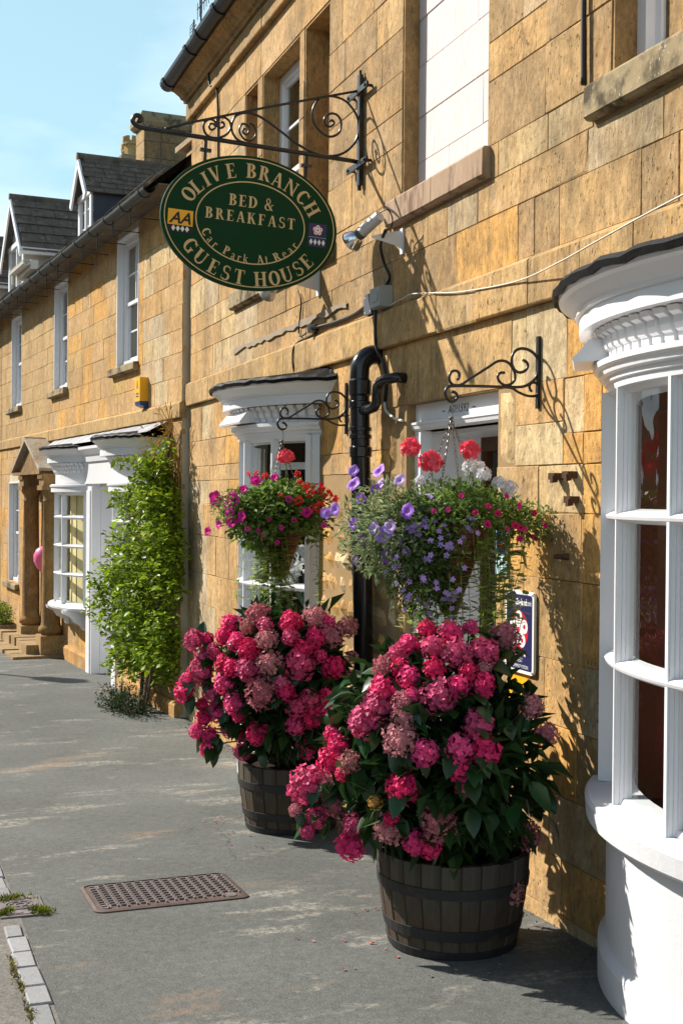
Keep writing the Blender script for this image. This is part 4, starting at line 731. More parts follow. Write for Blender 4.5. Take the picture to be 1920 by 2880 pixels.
# ================================================================= the terrace across the street: it shows only in the window glass and shades the far pavement from low skylight
def terrace(s0, s1, y, h, col, n, seed, where):
    t = thing('stone_house', 'stone terrace house across the street, '+where, 'house', (s0, y, -.3), group='houses across the street'); w = s1-s0; r = random.Random(seed)
    b = MB(); b.box(0,w,-7,0,-1,h); q = b.build('wall', 'stone_far', t); q.color = (*col, 1)
    b = MB(); b.prism([(.35,h-.1),(-3.5,h+3),(-7.3,h-.1)], w, ((0,0,0),(0,1,0),(0,0,1),(1,0,0))); b.build('roof', 'slate', t)
    b = MB(); b.box(w-.9,w,-4,-3,h+1.5,h+4.2); q = b.build('chimney', 'stone_far', t); q.color = (*col, 1)
    for k in range(n):
        c = w*(k+.5)/n
        for (z0, z1) in ((1.0,2.5),(3.9,5.3)):
            f = MB(); f.box(c-.55,c+.55,0,.03,z0,z1); q = f.build('window', 'white', t)
            for i in range(2):
                for j in range(3): b = MB(); xx, zz = c-.48+.5*i, z0+.08+(z1-z0-.1)/3*j; b.box(xx,xx+.46,.03,.034,zz,zz+(z1-z0-.22)/3); b.build('pane', 'lead', q)
terrace(-34, -21, -13.5, 6.6, (.40,.27,.12), 4, 1, 'mirrored in the white shopfront bows'); terrace(-20.9, -9, -14, 7.0, (.44,.29,.12), 4, 2, 'mirrored in the upstairs sash windows'); terrace(-8.9, 4, -14, 6.4, (.38,.26,.13), 4, 3, 'directly opposite the near bow window'); terrace(-60, -34.2, -13, 6.6, (.40,.27,.12), 6, 4, 'the long one farthest down the hill')
# ================================================================= hanging sign on its iron bracket (plane x = -6.55)
XB = -6.55
SB = thing('sign_bracket', 'long black wrought iron scroll bracket carrying the oval sign', 'bracket', (XB, 0, 3.7))
def ironwork(parent, name, pts, r, n=6, z=3.7, k=6):
    b = MB(); b.tube(spline([(0, y, zz-z) for y, zz in pts], k), r, n); return b.build(name, 'iron', parent, smooth=True)
ironwork(SB, 'arm', [(-1.253,3.606),(-1.241,3.602),(-1.232,3.617),(-1.244,3.631),(-1.264,3.627),(-1.276,3.603),(-1.264,3.584),(-1.233,3.571),(-1.128,3.565),(-.6,3.539),(-.015,3.511)], .0125)
ironwork(SB, 'stay', [(-1.105,3.578),(-1.012,3.611),(-.922,3.64),(-.526,3.76),(-.016,3.906)], .0075)
ironwork(SB, 'scroll', [(-.833,3.628),(-.84,3.609),(-.858,3.599),(-.87,3.611),(-.866,3.627),(-.845,3.631),(-.831,3.619)][:5]+[(-.85,3.632),(-.836,3.62)], .006)
ironwork(SB, 'scroll', [(-.838,3.617),(-.84,3.645),(-.868,3.653),(-.895,3.634),(-.901,3.607),(-.89,3.577),(-.862,3.56),(-.821,3.561),(-.776,3.583),(-.753,3.623),(-.76,3.654),(-.786,3.671),(-.813,3.668),(-.831,3.646),(-.826,3.622),(-.808,3.614),(-.79,3.626),(-.793,3.644),(-.808,3.644)], .0065)
ironwork(SB, 'scroll', [(-.67,3.621),(-.682,3.622),(-.684,3.604),(-.667,3.594),(-.653,3.612),(-.663,3.633),(-.686,3.64),(-.706,3.611),(-.697,3.575),(-.665,3.555),(-.628,3.565),(-.611,3.607),(-.624,3.642),(-.656,3.659),(-.691,3.648)][:5]+[(-.656,3.64),(-.69,3.648),(-.705,3.61),(-.68,3.57),(-.64,3.565),(-.613,3.6),(-.622,3.64),(-.65,3.66)], .006)
ironwork(SB, 'scroll', [(-.64,3.548),(-.674,3.549),(-.72,3.566),(-.748,3.615),(-.731,3.679),(-.684,3.707),(-.629,3.708),(-.563,3.684),(-.468,3.627),(-.373,3.569),(-.266,3.531),(-.179,3.529),(-.101,3.56),(-.043,3.626),(-.026,3.702),(-.044,3.773),(-.104,3.836),(-.182,3.854),(-.25,3.837),(-.293,3.773),(-.287,3.701),(-.243,3.651),(-.19,3.633),(-.141,3.661),(-.13,3.718),(-.152,3.754),(-.191,3.759),(-.225,3.73),(-.22,3.694),(-.19,3.688),(-.171,3.709),(-.183,3.723),(-.198,3.715)], .0068)
b = MB(); b.box(-.018,.018,-.03,-.008,-.32,.29); b.tube([(0,-.019,.29),(0,-.019,.315)], .008); b.tube([(0,-.02,-.32),(0,-.02,-.345)], .012); b.build('post', 'iron', SB)
for z in (.195, -.21): b = MB(); b.box(-.155,.155,-.042,-.03,z-.016,z+.016); [b.tube([(sx,-.05,z),(sx,0,z)], .009) for sx in (-.13,.13)]; b.build('cross_strap', 'iron', SB)
b = MB(); b.box(-.02,.02,-1.13,-1.0,-.142,-.128); b.build('clamp', 'iron', SB)

HS = thing('hanging_sign', 'dark green oval sign board of the guest house hanging from the iron bracket', 'hanging sign', (XB, -.642, 3.12)); HS.rotation_euler = (-math.radians(3), 0, 0)
NS = 64; EA, EB, ET = .488, .358, .016
b = MB(); ell = [(EA*math.cos(2*PI*k/NS), EB*math.sin(2*PI*k/NS)) for k in range(NS)]
rim = [(p*.992, q*.99) for p,q in ell]
b.add([(-ET,p,q) for p,q in rim]+[(-ET+.004,p,q) for p,q in ell]+[(ET-.004,p,q) for p,q in ell]+[(ET,p,q) for p,q in rim], [tuple(reversed(range(NS))), tuple(range(3*NS,4*NS))]+[(r_*NS+i, r_*NS+(i+1)%NS, (r_+1)*NS+(i+1)%NS, (r_+1)*NS+i) for r_ in range(3) for i in range(NS)])
b.build('board', 'green', HS)
X0 = ET+.0012
def ering(a, q, w, m='gold', name='painted_line'):
    b = MB(); 
    for k in range(72):
        t0, t1 = 2*PI*k/72, 2*PI*(k+1)/72
        b.quad((X0,a*math.cos(t0),q*math.sin(t0)),(X0,(a+w)*math.cos(t0),(q+w)*math.sin(t0)),(X0,(a+w)*math.cos(t1),(q+w)*math.sin(t1)),(X0,a*math.cos(t1),q*math.sin(t1)))
    return b.build(name, m, HS)
ering(.466,.338,.0055); ering(.297,.214,.0065)
# roman letters built from stems, bowls and serifs (unit cap height); each returns polygons and an advance
def arcp(cx, cy, rx, ry, tx, ty, a0, a1, n=14):
    out = []
    for k in range(n):
        u, v = math.radians(a0+(a1-a0)*k/n), math.radians(a0+(a1-a0)*(k+1)/n)
        out.append([(cx+rx*math.cos(u), cy+ry*math.sin(u)), (cx+rx*math.cos(v), cy+ry*math.sin(v)), (cx+(rx-tx)*math.cos(v), cy+(ry-ty)*math.sin(v)), (cx+(rx-tx)*math.cos(u), cy+(ry-ty)*math.sin(u))])
    return out
def rect(x0, x1, y0, y1): return [[(x0,y0),(x1,y0),(x1,y1),(x0,y1)]]
def stem(xc, w=.205, y0=0, y1=1, sf=.1, top=1, bot=1):
    o = rect(xc-w/2, xc+w/2, y0, y1)
    for y, on, d in ((y0,bot,1),(y1,top,-1)):
        if on: o.append([(xc-w/2-sf,y),(xc+w/2+sf,y),(xc+w/2+sf,y+.045*d),(xc-w/2-sf,y+.045*d)]); o.append([(xc-w/2-sf*.4,y+.045*d),(xc+w/2+sf*.4,y+.045*d),(xc+w/2,y+.085*d),(xc-w/2,y+.085*d)])
    return o
def diag(x0, y0, x1, y1, w): return [[(x0-w/2,y0),(x0+w/2,y0),(x1+w/2,y1),(x1-w/2,y1)]]
def ser(xc, y, w, d): return [[(xc-w/2,y),(xc+w/2,y),(xc+w/2,y+.045*d),(xc-w/2,y+.045*d)]]
TK, TN = .215, .10
def glyph(c):
    if c == 'I': return stem(.2), .4
    if c == 'L': return stem(.2)+rect(.2,.66,0,.075)+[[(.60,.06),(.66,.06),(.67,.26),(.64,.26)]], .7
    if c in 'EF':
        o = stem(.2)+rect(.2,.62,.94,1)+[[(.57,.94),(.62,.94),(.63,.76),(.60,.76)]]+rect(.28,.5,.485,.54)+[[(.47,.40),(.50,.40),(.50,.62),(.47,.62)]]
        return (o+rect(.2,.64,0,.06)+[[(.59,.06),(.64,.06),(.67,.25),(.64,.25)]] if c == 'E' else o), .7
    if c == 'H': return stem(.2)+stem(.72)+rect(.28,.64,.475,.535), .92
    if c == 'N': return stem(.16,.075)+stem(.76,.075,y0=0,bot=0)+diag(.78,0,.17,1,.2), .94
    if c == 'T': return stem(.38,top=0)+rect(.04,.72,.94,1)+[[(.04,.94),(.09,.94),(.06,.74),(.03,.74)],[(.67,.94),(.72,.94),(.73,.74),(.70,.74)]], .76
    if c == 'V': return diag(.38,0,.12,1,.19)+diag(.40,0,.66,1,.08)+ser(.12,1,.3,-1)+ser(.66,1,.24,-1), .78
    if c == 'A': return diag(.12,0,.38,1,.08)+diag(.68,0,.41,1,.19)+rect(.22,.58,.30,.36)+ser(.12,0,.24,1)+ser(.68,0,.32,1), .80
    if c == 'K': return stem(.2)+diag(.30,.44,.62,1,.085)+diag(.70,0,.40,.60,.19)+ser(.62,1,.24,-1)+ser(.71,0,.3,1), .84
    if c == 'O': return arcp(.42,.5,.40,.52,TK,TN,0,360,26), .84
    if c == 'C': return arcp(.42,.5,.40,.52,TK,TN,42,318,22)+[[(.69,.98),(.73,.98),(.73,.70),(.70,.70)],[(.69,.22),(.73,.22),(.735,.10),(.67,.10)]], .78
    if c == 'G': return arcp(.42,.5,.40,.52,TK,TN,42,300,22)+[[(.69,.98),(.73,.98),(.73,.70),(.70,.70)]]+stem(.66,.16,0,.42,.08,1,0), .84
    if c == 'D': return stem(.2)+arcp(.30,.5,.50,.5,TK,.06,-90,90,16), .84
    if c == 'U': return stem(.2,TK,.28,1,bot=0)+stem(.70,.075,.28,1,.08,bot=0)+arcp(.425,.30,.312,.32,.12,.10,180,360,14), .86
    if c == 'B': return stem(.2)+arcp(.33,.755,.30,.245,TK,.055,-90,90,12)+arcp(.33,.265,.36,.265,TK,.06,-90,90,12)+rect(.2,.34,.94,1)+rect(.2,.34,0,.06)+rect(.2,.34,.48,.53), .74
    if c == 'P': return stem(.2)+arcp(.33,.73,.32,.27,TK,.055,-90,90,12)+rect(.2,.34,.94,1)+rect(.2,.34,.46,.515), .68
    if c == 'R': return stem(.2)+arcp(.33,.74,.30,.26,TK,.055,-90,90,12)+rect(.2,.34,.94,1)+rect(.2,.34,.48,.535)+diag(.70,0,.42,.50,.19)+ser(.71,0,.24,1), .82
    if c == 'S': return arcp(.33,.745,.26,.275,.13,.075,40,270,14)+arcp(.33,.265,.30,.285,.15,.08,-140,90,16)+[[(.52,.97),(.56,.97),(.56,.72),(.53,.72)],[(.05,.03),(.09,.03),(.08,.30),(.05,.30)]]+[[(.20,.62),(.32,.54),(.45,.42),(.30,.47)]], .64
    if c == '&': return arcp(.34,.77,.19,.25,.09,.06,0,360,16)+arcp(.30,.26,.28,.28,.14,.075,60,300,14)+diag(.66,0,.24,.62,.16)+diag(.44,.02,.66,.46,.06)+ser(.68,.46,.22,1), .82
    if c == 'a': return arcp(.22,.50,.18,.17,.1,.06,0,170,8)+stem(.34,.12,.03,.5,0,0,0)+arcp(.22,.17,.19,.18,.11,.055,0,360,14)+rect(.38,.47,0,.05), .5
    if c == 'r': return stem(.14,.12,0,.66,.07,0,1)+arcp(.30,.46,.18,.2,.08,.09,50,180,8)+[[(.36,.66),(.43,.64),(.43,.52),(.36,.52)]], .46
    if c == 'e': return arcp(.26,.33,.23,.34,.12,.06,10,320,18)+rect(.1,.46,.34,.39), .52
    if c == 'k': return stem(.14,.12,0,1,.07,0,1)+diag(.22,.28,.42,.64,.065)+diag(.50,0,.28,.38,.13)+ser(.44,.66,.18,-1)+ser(.5,0,.2,1), .58
    if c == 't': return stem(.17,.12,.08,.86,0,0,0)+rect(.03,.34,.61,.66)+arcp(.26,.12,.15,.13,.09,.06,180,320,8), .38
    return [], .4
def letter(c, size, ca, cb, rot, parent, m='gold', wide=1.0, name='letter'):
    """one letter whose middle sits at (ca, cb) on the board"""
    polys, adv = glyph(c); b = MB(); h = (.66 if c in 'are' else 1); co_, si = math.cos(rot), math.sin(rot)
    for i, P in enumerate(polys):
        pts = []
        for (x, y) in P:
            u, v = (x-adv/2)*size*wide, (y-.5)*size; pts.append((X0+.0004+.00006*i, ca+u*co_-v*si, cb+u*si+v*co_))
        ar = sum(pts[k][1]*pts[(k+1)%len(pts)][2]-pts[(k+1)%len(pts)][1]*pts[k][2] for k in range(len(pts)))
        if ar < 0: pts.reverse()
        b.add(pts, [tuple(range(len(pts)))])
    return b.build(name, m, parent)
def on_ellipse(word, pos, size, a, q, low=False):
    for ch, (pa, pb) in zip(word, pos):
        t = math.atan2(pb/q, pa/a); tx, ty = -a*math.sin(t), q*math.cos(t)
        if not low: tx, ty = -tx, -ty
        letter(ch, size, pa, pb, math.atan2(ty, tx), HS, wide=1.02)
on_ellipse('OLIVEBRANCH', [(-.346,.108),(-.306,.156),(-.259,.199),(-.210,.233),(-.126,.262),(-.014,.278),(.060,.273),(.134,.253),(.212,.222),(.281,.178),(.335,.122)], .077, .385, .278)
on_ellipse('GUESTHOUSE', [(-.320,-.160),(-.262,-.214),(-.190,-.258),(-.122,-.281),(-.047,-.293),(.070,-.292),(.147,-.278),(.215,-.250),(.275,-.211),(.322,-.166)], .077, .392, .292, True)
def line(word, size, a0, a1, cb, wide=1.0):
    adv = [glyph(c)[1]*size*wide if c != ' ' else .5*size for c in word]; extra = ((a1-a0)-sum(adv))/max(1, len(word)-1); x = a0
    for c, w_ in zip(word, adv):
        if c != ' ': letter(c, size, x+w_/2, cb, 0, HS, wide=wide)
        x += w_+extra
line('BED', .061, -.128, .030, .112); line('&', .064, .068, .128, .112); line('BREAKFAST', .058, -.252, .246, .026, 1.0)
cp = [('C',-.240,-.078),('a',-.214,-.112),('r',-.186,-.137),('P',-.125,-.162),('a',-.086,-.181),('r',-.053,-.190),('k',-.018,-.192),('A',.062,-.188),('t',.097,-.182),('R',.154,-.161),('e',.192,-.139),('a',.223,-.113),('r',.248,-.086)]
for ch, pa, pb in cp:
    t = math.atan2(pb/.2, pa/.27); letter(ch, .046, pa, pb, math.atan2(.2*math.cos(t), -.27*math.sin(t)), HS, wide=1.05)
def plate(name, a0, a1, b0, b1, m, dx=0, parent=None):
    b = MB(); b.add([(X0+dx,a0,b0),(X0+dx,a1,b0),(X0+dx,a1,b1),(X0+dx,a0,b1)], [(0,1,2,3)]); return b.build(name, m, parent or HS)
ya = plate('rating_panel', -.449,-.315,-.062,.020,'yellow'); plate('rating_panel', -.447,-.313,-.098,-.062,'black')
text_obj('rating_lettering', 'AA', .084, 'black', ya, (X0+.001,-.383,-.052), (0,1,0), (0,0,1), off=.0018, shear=.3)
for k in range(4):
    b = MB(); c = -.417+.0245*k; b.add([(X0+.001,c-.011,-.080),(X0+.001,c,-.098+.002),(X0+.001,c+.011,-.080),(X0+.001,c,-.062-.002)], [(0,1,2,3)]); b.build('diamond', 'printwhite', ya)
nv = plate('rating_panel', .325,.427,-.080,.047,'navy'); plate('divider', .325,.427,-.029,-.0275,'paleblue',.001,nv)
def rose(parent, loc_fn, r, dx, m1='printwhite', m2='printred'):
    """five-petalled heraldic rose of rings: outer petals, inner petals, seeded centre"""
    def disc(name, ca, cb, ra, m, d, inner=0, a0=0, a1=360, n=18):
        b = MB()
        for P in arcp(ca, cb, ra, ra, ra-inner, ra-inner, a0, a1, n): b.add([loc_fn(d, *p) for p in P], [(0,1,2,3)])
        return b.build(name, m, parent)
    disc('rose_ground', 0, 0, r, m2, dx)
    for k in range(5):
        a = math.radians(90+72*k); disc('rose_petal', .64*r*math.cos(a), .64*r*math.sin(a), .36*r, m1, dx+.0006+.0001*k, .13*r)
        a = math.radians(54+72*k); disc('rose_petal', .36*r*math.cos(a), .36*r*math.sin(a), .2*r, m1, dx+.0016+.0001*k, .0)
    disc('rose_centre', 0, 0, .24*r, m1, dx+.0024); disc('rose_centre', 0, 0, .17*r, m2, dx+.0028)
rose(nv, lambda d, p, q: (X0+d, .376+p, .011+q), .028, .001)
for k in range(4):
    b = MB(); c = .341+.0235*k; b.add([(X0+.001,c-.010,-.054),(X0+.001,c,-.071),(X0+.001,c+.010,-.054),(X0+.001,c,-.037)], [(0,1,2,3)]); b.build('diamond', 'printwhite', nv)
for pa, top in ((-.266,.43),(.294,.41)):
    b = MB(); b.tube([(0,pa,.29),(0,pa,top)], .010); b.cbox((0,pa,.355), (1,0,0), (0,1,0), (0,0,1), .012, .030, .008); b.build('hanger', 'iron', HS)

# ================================================================= basket brackets (scrolled iron), second is a copy
BK = thing('basket_bracket', 'small black scroll bracket right of the doorway carrying the mixed purple basket', 'bracket', (-4.515, 0, 2.1), group='scroll brackets carrying hanging baskets')
for nm, P, r in [('scroll', [(-.365,2.121),(-.357,2.131),(-.357,2.148),(-.371,2.157),(-.39,2.151),(-.399,2.131),(-.395,2.113),(-.38,2.101),(-.35,2.102),(-.316,2.123),(-.228,2.178),(-.193,2.2),(-.163,2.205),(-.138,2.196),(-.12,2.174),(-.111,2.152),(-.114,2.129),(-.132,2.113),(-.157,2.109),(-.18,2.122),(-.188,2.142),(-.177,2.156),(-.157,2.158)], .0058),
                 ('arm', [(-.38,2.097),(-.286,2.100),(-.197,2.101),(-.137,2.102),(-.076,2.106),(-.04,2.123),(-.015,2.151),(-.008,2.188),(-.013,2.224),(-.042,2.25),(-.078,2.258),(-.108,2.249),(-.125,2.224),(-.125,2.192),(-.109,2.168),(-.087,2.162),(-.064,2.172),(-.054,2.191),(-.062,2.206),(-.078,2.212)], .0062),
                 ('brace', [(-.187,2.102),(-.126,2.098),(-.096,2.083),(-.055,2.07),(-.019,2.071),(-.007,2.086),(-.006,2.106),(-.015,2.122),(-.035,2.123),(-.046,2.109),(-.043,2.096),(-.035,2.087)], .0058),
                 ('hook', [(-.38,2.096),(-.402,2.093),(-.415,2.073),(-.408,2.049),(-.389,2.036),(-.369,2.043),(-.364,2.061),(-.375,2.072),(-.389,2.074)], .0065)]:
    ironwork(BK, nm, P, r, z=2.1)
b = MB(); b.box(-.010,.010,-.014,-.001,-.08,.21); b.build('wall_bar', 'iron', BK)
dup(BK, (-6.765, 0, 2.1), 'small black scroll bracket left of the drainpipe carrying the red and pink basket')

# ================================================================= drainpipe, overflow pipe
DP = thing('drainpipe', 'thick black drainpipe running down beside the bow window and bending into the wall', 'pipe', (-6.27, 0, -.12))
b = MB(); pts = [(.05,-.075,0),(.0,-.11,2.25),(-.005,-.112,2.42)]+[(-.005, -.112+.09*(1-math.cos(a)), 2.45+.09*math.sin(a)) for a in [PI/2*k/7 for k in range(1,8)]]+[(-.005,.03,2.54)]
b.tube(pts, .052, 20); b.build('shaft', 'pipe', DP, smooth=True)
for (z, h, n) in ((2.36,.045,1),(2.27,.02,1),(2.14,.012,1),(2.10,.012,1),(2.02,.03,1),(1.62,.05,1)):
    t = z/2.3; c = (.05-.05*min(1,t), -.075-.035*min(1,t), z); b = MB(); b.lathe([(.052,-h),(.06,-h*.8),(.06,h*.8),(.052,h)], 20, c); b.build('collar', 'pipe', DP, smooth=False)
b = MB(); b.box(-.085,.115,-.03,-.0,1.60,1.66); b.build('bracket', 'pipe', DP)
b = MB(); b.tube([(.36,.01,2.385),(.36,-.05,2.385),(.30,-.085,2.38),(.235,-.09,2.37),(.20,-.09,2.35),(.192,-.09,2.31),(.188,-.09,2.27),(.165,-.095,2.247),(.12,-.1,2.24),(.03,-.11,2.235)], .027, 12); b.build('overflow_pipe', 'pipe', DP, smooth=True)
b = MB(); b.tube([(.02,-.12,.4),(.018,-.122,1.45)], .004, 4); 

# ================================================================= lamps, boxes and cables on the wall
FL = thing('floodlight', 'silver spotlight with clear glass lens on white bracket plate beside the oval sign', 'floodlight', (-5.96, 0, 2.98)); FL.scale = (.82, .82, .82)
b = MB(); b.prism([(-.005,-.07),(-.005,.045),(-.05,.04),(-.21,.0),(-.21,-.012),(-.045,-.05)], .006, ((-.003,0,0),(0,1,0),(0,0,1),(1,0,0))); b.box(-.02,.02,-.014,-.002,-.10,.06); b.build('bracket_plate', 'white', FL)
ax = Vector((-.62,-.30,-.36)).normalized(); c0 = Vector((.085,-.19,.105))
b = MB(); b.tube([c0+ax*.0, c0+ax*.165], .036, 16); b.build('body', 'steel', FL, smooth=False); b = MB(); b.tube([c0+ax*.165, c0+ax*.195], [.039,.037], 16); b.build('collar', 'boxdark', FL)
b = MB(); b.tube([c0+ax*.195, c0+ax*.225, c0+ax*.262, c0+ax*.275], [.032,.052,.068,.07], 18); b.build('lens', 'chrome', FL, smooth=True)
b = MB(); b.tube([c0+ax*.276, c0+ax*.279], .066, 18); b.build('front_glass', 'glass', FL)
b = MB(); b.tube(spline([c0+Vector((.0,0,.02)), c0+Vector((.05,.03,.03)), c0+Vector((.055,.06,-.02)), c0+Vector((-.02,.08,-.06)), (.02,-.14,.03)]), .0045, 5); b.build('flex', 'cable', FL)
F2 = thing('floodlight', 'white spotlight bracket peeping out below the oval sign', 'floodlight', (-7.28, 0, 2.98))
b = MB(); b.prism([(-.005,-.07),(-.005,.075),(-.06,.075),(-.27,.03),(-.27,-.012),(-.05,-.06)], .006, ((-.003,0,0),(0,1,0),(0,0,1),(1,0,0))); b.box(-.02,.02,-.014,-.002,-.10,.08); b.build('bracket_plate', 'white', F2)
b = MB(); b.tube([(-.10,-.2,.02),(-.23,-.23,-.03)], .034, 14); b.tube([(-.23,-.23,-.03),(-.29,-.245,-.055)], [.034,.06], 14); b.build('body', 'steel', F2, smooth=True)
def wire(name, pts, r, m, label, k=6): b = MB(); b.tube(spline(pts, k), r, 6); return tag(b.build(name, m, smooth=True), label, 'cable')
wire('power_cable', [(-5.90,-.12,3.0),(-6.02,-.10,2.95),(-6.10,-.05,2.88),(-6.09,-.02,2.80),(-6.20,-.015,2.755),(-6.23,-.012,2.70),(-6.232,-.04,2.66),(-6.23,-.042,2.52),(-6.2,-.046,2.44),(-6.17,-.02,2.37),(-6.145,-.012,2.27),(-6.17,-.010,2.16)], .0085, 'cable', 'black cable dropping from the silver spotlight past the grey box to the door head')
wire('white_cable', [(-6.17,-.010,2.165),(-6.15,-.012,2.12),(-6.08,-.012,2.085),(-6.0,-.012,2.06),(-5.925,-.01,2.05)], .0075, 'cablegrey', 'short pale cable curving from the black cable to the white door lintel')
wire('telephone_cable', [(-6.12,-.012,2.655),(-6.0,-.015,2.665),(-5.9,-.02,2.665),(-5.75,-.042,2.662),(-5.5,-.042,2.63),(-5.18,-.042,2.587),(-4.64,-.045,2.548),(-4.2,-.09,2.55),(-3.85,-.13,2.565),(-3.3,-.2,2.58),(-2.6,-.25,2.60)], .0034, 'cablewhite', 'long pale cable stretching along the stone band towards the near bow window')
wire('wall_cable', [(-7.657,-.02,2.97),(-7.60,-.012,2.90),(-7.62,-.012,2.80),(-7.64,-.012,2.70),(-7.56,-.02,2.67),(-7.36,-.03,2.685)], .006, 'cable', 'black cable hanging below the oval sign and looping to the round socket')
wire('wall_cable', [(-7.34,-.03,2.69),(-7.1,-.012,2.685),(-6.9,-.012,2.68),(-6.64,-.012,2.683),(-6.44,-.02,2.70)], .010, 'cable', 'thick black cable running along the ledge from round socket to dark box')
wire('wall_cable', [(-7.647,-.012,2.42),(-7.665,-.04,2.48),(-7.67,-.04,2.60),(-7.63,-.015,2.645),(-7.5,-.012,2.65),(-7.3,-.012,2.66)], .006, 'cable', 'black cable rising from the far bow window roof to the ledge')
wire('wall_cable', [(-9.95,-.05,5.1),(-9.9,-.05,4.95),(-9.8,-.012,4.85),(-9.75,-.012,4.0),(-9.72,-.012,3.7),(-9.7,-.012,3.42)], .009, 'cable', 'dark cable falling from the gutter behind the bracket of the oval sign')
wire('wall_cable', [(-4.16,-.02,4.7),(-4.165,-.02,3.9),(-4.17,-.02,3.5),(-4.165,-.02,3.21)], .011, 'cable', 'dark cable running down to the near upper window sill')
JB = thing('junction_box', 'pale grey switch box on the wall under the silver spotlight', 'box', (-6.16, 0, 2.705))
b = MB(); b.box(-.075,.075,-.06,-.004,-.055,.055); b.box(-.07,.07,-.075,-.06,-.05,.05); b.build('case', 'boxgrey', JB); b = MB(); b.box(-.03,.04,-.079,-.075,-.025,.025); b.build('rocker', 'boxgrey', JB)
J2 = thing('junction_box', 'flat dark grey junction box left of the pale switch box', 'box', (-6.37, 0, 2.70))
b = MB(); b.box(-.055,.055,-.035,-.004,-.055,.055); b.build('case', 'boxdark', J2); b = MB(); [b.lathe([(.006,0),(0,.0)], 8, (sx,sz,0)) for sx in (-.04,.04) for sz in (-.04,.04)]
q = b.build('screws', 'steel', J2, loc=(0,-.0355,0)); q.rotation_euler = (PI/2,0,0)
SK = thing('cable_socket', 'small round cable socket on the ledge below the oval sign', 'socket', (-7.346, -.0, 2.69)); b = MB(); b.tube([(0,0,0),(-.01,-.05,0)], .028, 14); b.build('cap', 'boxgrey', SK); b = MB(); b.tube([(.0,-.015,0),(.06,-.012,0)], .02, 10); b.build('gland', 'cable', SK)
# slate drip strip set into the wall, two iron stubs, old fixings
b = MB(); ir = random.Random(6); n = 30; T_ = []; Bm = []
for k in range(n+1):
    xx = -9.26+(2.49)*k/n; T_.append((xx,-.012,2.775+.004*math.sin(k))); Bm.append((xx,-.012,2.772-ir.uniform(.014,.046)))
b.add([(x,-.004,z) for x,y,z in T_]+[(x,-.004,z) for x,y,z in Bm]+T_+Bm, [(2*(n+1)+i, 3*(n+1)+i, 3*(n+1)+i+1, 2*(n+1)+i+1) for i in range(n)]+[(i, 2*(n+1)+i, 2*(n+1)+i+1, i+1) for i in range(n)]+[(n+1+i, n+2+i, 3*(n+1)+i+1, 3*(n+1)+i) for i in range(n)])
tag(b.build('render_strip', mat('grey_render', (.31,.25,.185), .9, .1, var=.25, bump=.5)), 'ragged grey mortar strip across the stone above the far bow window', 'mortar strip')
for k, (xx, zz) in enumerate(((-4.34,1.745),(-4.235,1.75),(-4.22,1.655))):
    b = MB(); b.cbox((0,-.02,0), (1,.1,0), (0,1,0), (.05,0,1), .02, .022, .013); b.cbox((.008,-.034,-.010), (1,0,0), (0,1,.2), (0,0,1), .010, .012, .014)
    tag(b.build('wall_fixing', 'rustbolt', loc=(xx,0,zz)), ['rusty broken iron fixing in the stone, farthest from the near bow window','rusty iron stub in the stone, upper one next to the near bow window','rusty iron stub in the stone, lower one next to the near bow window'][k], 'iron fixing')
for k, (xx, zz) in enumerate(((-4.64,1.435),(-4.27,1.435))):
    b = MB(); b.tube([(0,0,0),(-.03,-.05,0)], [.014,.008], 6); tag(b.build('wall_peg', 'rustbolt', loc=(xx,0,zz)), ['dark peg in the stone above the blue wall plaque','dark peg in the stone inside the basket shadow'][k], 'peg')

# ================================================================= plaques
PL = thing('wall_plaque', 'navy wall plaque with red rose emblem beside the near hydrangea', 'plaque', (-4.635, -.006, 1.11))
def rrect(w, h, r, n=5):
    return [(sx*(w-r)+r*math.cos(a), sy*(h-r)+r*math.sin(a)) for (sx, sy, a0) in ((1,1,0),(-1,1,PI/2),(-1,-1,PI),(1,-1,1.5*PI)) for a in [a0+PI/2*k/n for k in range(n+1)]]
FR = ((0,0,0),(1,0,0),(0,0,1),(0,-1,0))
b = MB(); b.prism(rrect(.124,.168,.02), .012, FR); b.build('backing', 'printwhite', PL); b = MB(); b.prism(rrect(.110,.154,.012), .001, ((0,-.0122,0),)+FR[1:]); b.build('face', 'navy', PL)
ax_, az_ = (1,0,0), (0,0,1)
text_obj('lettering', 'enjoy', .036, 'printwhite', PL, (-.048,-.0146,.112), ax_, az_, align='CENTER', squeeze=.82)
text_obj('lettering', 'England', .036, 'printwhite', PL, (.022,-.0146,.112), ax_, az_, off=.0011, squeeze=.80); text_obj('lettering', '.com', .034, 'printwhite', PL, (.082,-.0146,.112), ax_, az_, squeeze=.72)
rose(PL, lambda d, p, q: (p, -.0135-d, .008+q), .080, .0)
for k in range(4):
    b = MB(); pts = [(-.054+.036*k+(.014 if i%2==0 else .006)*math.sin(PI*i/5), (.014 if i%2==0 else .006)*math.cos(PI*i/5)) for i in range(10)]
    b.add([(p,-.0146,-.088+q) for p,q in reversed(pts)], [tuple(range(10))]); b.build('star', 'printwhite', PL)
text_obj('lettering', 'GUEST', .024, 'printwhite', PL, (0,-.0146,-.122), ax_, az_); text_obj('lettering', 'ACCOMMODATION', .021, 'printwhite', PL, (0,-.0146,-.147), ax_, az_, squeeze=.88)
for sx in (-1,1):
    for sz in (-1,1): b = MB(); b.lathe([(.006,0),(.004,.003),(0,.003)], 8); q = b.build('screw', 'steel', PL, loc=(sx*.113,-.012,sz*.157)); q.rotation_euler = (PI/2,0,0)
P2 = thing('wall_plaque', 'amber wall plaque with black letters half hidden behind the near hydrangea', 'plaque', (-4.645, -.006, .80))
